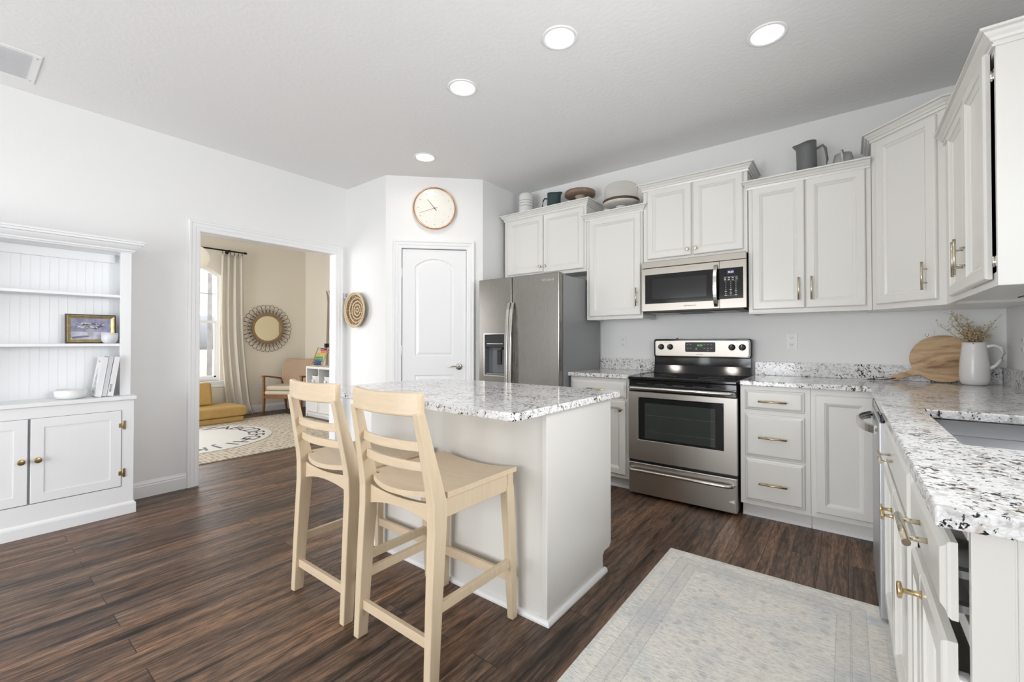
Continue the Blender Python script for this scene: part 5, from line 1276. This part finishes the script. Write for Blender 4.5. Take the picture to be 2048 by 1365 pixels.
MB().box(-0.285, 0.285, -0.270, -0.245, 0.262, 0.322).build('front_rail', WAL, T, bevel=0.003)
MB().box(-0.285, 0.285, -0.285, 0.235, 0.322, 0.385).build('seat_platform', CRM, T, bevel=0.025, seg=4)
MB().box(-0.265, 0.265, -0.275, 0.215, 0.388, 0.465).build('seat_cushion', CRM, T, bevel=0.034, seg=5)
# curved back
nu, nv = 24, 16; F_, B_ = [], []
for j in range(nv + 1):
    v = j / nv; z = 0.40 + (0.885 - 0.40) * v
    wid = 0.30 if v > 0.35 else 0.22 + 0.08 * (v / 0.35) ** 0.8
    if v > 0.72: wid = 0.30 * math.sqrt(max(0.02, 1 - ((v - 0.72) / 0.40) ** 2.2))
    for i in range(nu + 1):
        u = -1 + 2 * i / nu; x = u * wid; y = 0.235 + 0.10 * v - 0.055 * u * u * (0.4 + v)
        zz = z - (0.022 * (1 - abs(u)) ** 1.5 if v > 0.9 else 0)
        d = 0.006 * math.cos(u * PI * 2) * math.cos(v * PI * 2.5)
        F_.append((x, y - 0.035 + d, zz)); B_.append((x, y + 0.030, zz))
m = nu + 1; n = len(F_); fs = []
for j in range(nv):
    for i in range(nu):
        a = j * m + i; fs += [(a, a + 1, a + m + 1, a + m), (n + a, n + a + m, n + a + m + 1, n + a + 1)]
rim = [i for i in range(m)] + [j * m + nu for j in range(1, nv + 1)] + [nv * m + i for i in range(nu - 1, -1, -1)] + [j * m for j in range(nv - 1, 0, -1)]
for k in range(len(rim)): a, b_ = rim[k], rim[(k + 1) % len(rim)]; fs.append((a, n + a, n + b_, b_))
mb = MB(); mb.add(F_ + B_, fs, 0, True); BK = mb.build('backrest', TAN, T, bevel=0.02, seg=3)
for x, z in ((-0.12, 0.66), (0.0, 0.70), (0.12, 0.66), (-0.06, 0.76), (0.06, 0.76)): MB().sphere((x, 0.252 + 0.10 * (z - 0.4) / 0.485 - 0.055 * (x / 0.3) ** 2 - 0.026, z), 0.009, 10, 6, sc=(1, 0.5, 1)).build('button', TAN, BK)

# cube shelf, bins, abacus
T = thing('cube_shelf', 'white cube storage shelf beside the armchair, partly behind the door frame', 'shelf', (-6.790, 3.490, 0))
SW, SH, SD = 0.765, 0.785, 0.39
mb = MB().box(0, 0.035, 0, SD, 0, SH).box(SW - 0.035, SW, 0, SD, 0, SH).box(0.035, SW - 0.035, 0, SD, SH - 0.035, SH).box(0.035, SW - 0.035, 0, SD, 0.04, 0.075).box(0.375, 0.390, 0, SD, 0.075, SH - 0.035).box(0.035, SW - 0.035, 0, SD, 0.405, 0.420).box(0.035, SW - 0.035, SD - 0.008, SD, 0.075, SH - 0.035).box(0.035, SW - 0.035, 0.02, 0.035, 0, 0.04)
mb.build('carcass', WPLAST, T, bevel=0.0015)
for x0 in (0.040, 0.395): MB().panel(x0, x0 + 0.330, 0.080, 0.400, [(0, -0.002), (0.002, -0.004), (0.03, -0.004), (0.033, 0.002)], 0.012).build('door', WPLAST, T)
def bin_(label, x):
    T = thing('storage_tub', label, 'tub', (x, 3.62, 0.4205), 0, 'white tubs in the cube shelf')
    MB().lathe([(0, 0), (0.10, 0), (0.125, 0.20), (0.130, 0.22), (0.122, 0.22), (0.097, 0.01), (0, 0.01)], seg=32, cap=False).build('body', WPLAST, T)
    MB().box(-0.028, 0.028, -0.136, -0.105, 0.115, 0.165).build('handle_grip', WPLAST, T, bevel=0.004)
    MB().box(-0.025, 0.025, -0.1385, -0.1365, 0.095, 0.112).build('handle_slot', BLACKM, T)
bin_('white plastic tub in the left upper cube of the shelf', -6.575)
bin_('white plastic tub in the right upper cube of the shelf', -6.220)
T = thing('abacus', 'wooden abacus with rows of rainbow beads leaning on the cube shelf', 'toy', (-6.700, 3.520, 0.7855))
AW = 0.31; PINE = mat('pine', (0.62, 0.45, 0.26), 0.5)
for x in (0, AW): MB().loft([[(x - 0.007, y - 0.008, z), (x + 0.007, y - 0.008, z), (x + 0.007, y + 0.008, z), (x - 0.007, y + 0.008, z)] for y, z in ((0.0, 0), (0.125, 0.295))]).build('frame_post', PINE, T)
MB().box(0.007, AW - 0.007, -0.005, 0.008, 0.004, 0.016).build('frame_bar', PINE, T)
MB().box(0.007, AW - 0.007, 0.117, 0.130, 0.279, 0.291).build('frame_bar', PINE, T)
BC = [(0.18, 0.05, 0.35), (0.70, 0.12, 0.05), (0.75, 0.25, 0.04), (0.80, 0.60, 0.05), (0.80, 0.66, 0.08), (0.10, 0.35, 0.08), (0.08, 0.40, 0.14), (0.04, 0.16, 0.42), (0.03, 0.12, 0.35), (0.02, 0.07, 0.22)]
BN = ['purple', 'red', 'orange', 'yellow', 'lemon', 'green', 'leaf', 'blue', 'azure', 'navy']
for r in range(10):
    t = 1 - (r + 0.8) / 11; z = 0.295 * t; y = 0.125 * t
    W_ = MB().tube([(0.0, y, z), (AW, y, z)], 0.0018, 6).build('wire', CHROME, T)
    mb = MB(); st0 = 0.05 + 0.06 * ((r * 37) % 5) / 5 + (0.05 if r < 3 else 0)
    for q in range(10): mb.sphere((st0 + 0.022 * q, y, z), 0.0115, 10, 6, sc=(0.9, 1, 1))
    mb.build('beads', mat('bead_' + BN[r], BC[r], 0.35), T)
# skis leaning in the corner
SKI = mat('taupe_ski', (0.30, 0.25, 0.19), 0.5)
T = thing('skis', 'pair of old taupe skis standing upright behind the cube shelf', 'skis', (-6.985, 3.92, 0), 0)
for k, x in enumerate((0.0, 0.10)):
    L_ = []
    for q in range(22):
        t = q / 21; z = 2.02 * t; w = 0.074 - 0.020 * math.sin(PI * min(1, t * 1.1)) ; w = w if t < 0.93 else w * (1 - (t - 0.93) / 0.09)
        xx = x + 0.085 * t - (0.02 * t if k else 0); y = 0.0 + 0.02 * t - (0.9 * (t - 0.93) if t > 0.93 else 0) * 0.8
        L_.append([(xx - w / 2, y - 0.006, z), (xx + w / 2, y - 0.006, z), (xx + w / 2, y + 0.006, z), (xx - w / 2, y + 0.006, z)])
    MB().loft(L_).build('ski', SKI, T, bevel=0.002)
    MB().box(x + 0.02, x + 0.08, -0.03, -0.004, 1.02, 1.14).build('binding', BLACKM, T, bevel=0.004)

# ------------------------------------------------------------ outdoors through the window
o = MB().box(-140, XO - 0.3, -90, 120, -0.45, -0.40).build('ground', mat('dry_lawn', (0.25, 0.235, 0.185), 0.95, var=0.15, vscale=0.5)); struct(o)
o = MB().box(-34, -28, -60, 90, -0.40, -0.385).build('road', mat('pale_asphalt', (0.30, 0.30, 0.31), 0.9)); tag(o, 'pale road crossing beyond the lawn outside', 'road'); o['kind'] = 'structure'
random.seed(21)
mb = MB()
for k in range(60): mb.sphere((-110 + random.uniform(-4, 4), -60 + k * 3.1, 1.5), random.uniform(3.2, 5.2), 8, 6, sc=(1, 1, random.uniform(0.8, 1.3)))
o = mb.build('tree_line', mat('hazy_trees', (0.22, 0.225, 0.235), 1.0)); tag(o, 'hazy distant line of trees beyond the field outside', 'trees', kind='stuff')
T = thing('utility_pole', 'wooden utility pole outside the front-room window', 'pole', (-22.5, 7.20, -0.4))
MB().lathe([(0.10, 0), (0.07, 11), (0, 11)], seg=16, cap=False).build('shaft', mat('grey_pole', (0.20, 0.19, 0.18), 0.9, var=0.2, vscale=3), T)
MB().box(-0.06, 0.06, -1.2, 1.2, 10.0, 10.12).build('crossarm', mat('grey_pole', (0.3, 0.28, 0.26)), T)
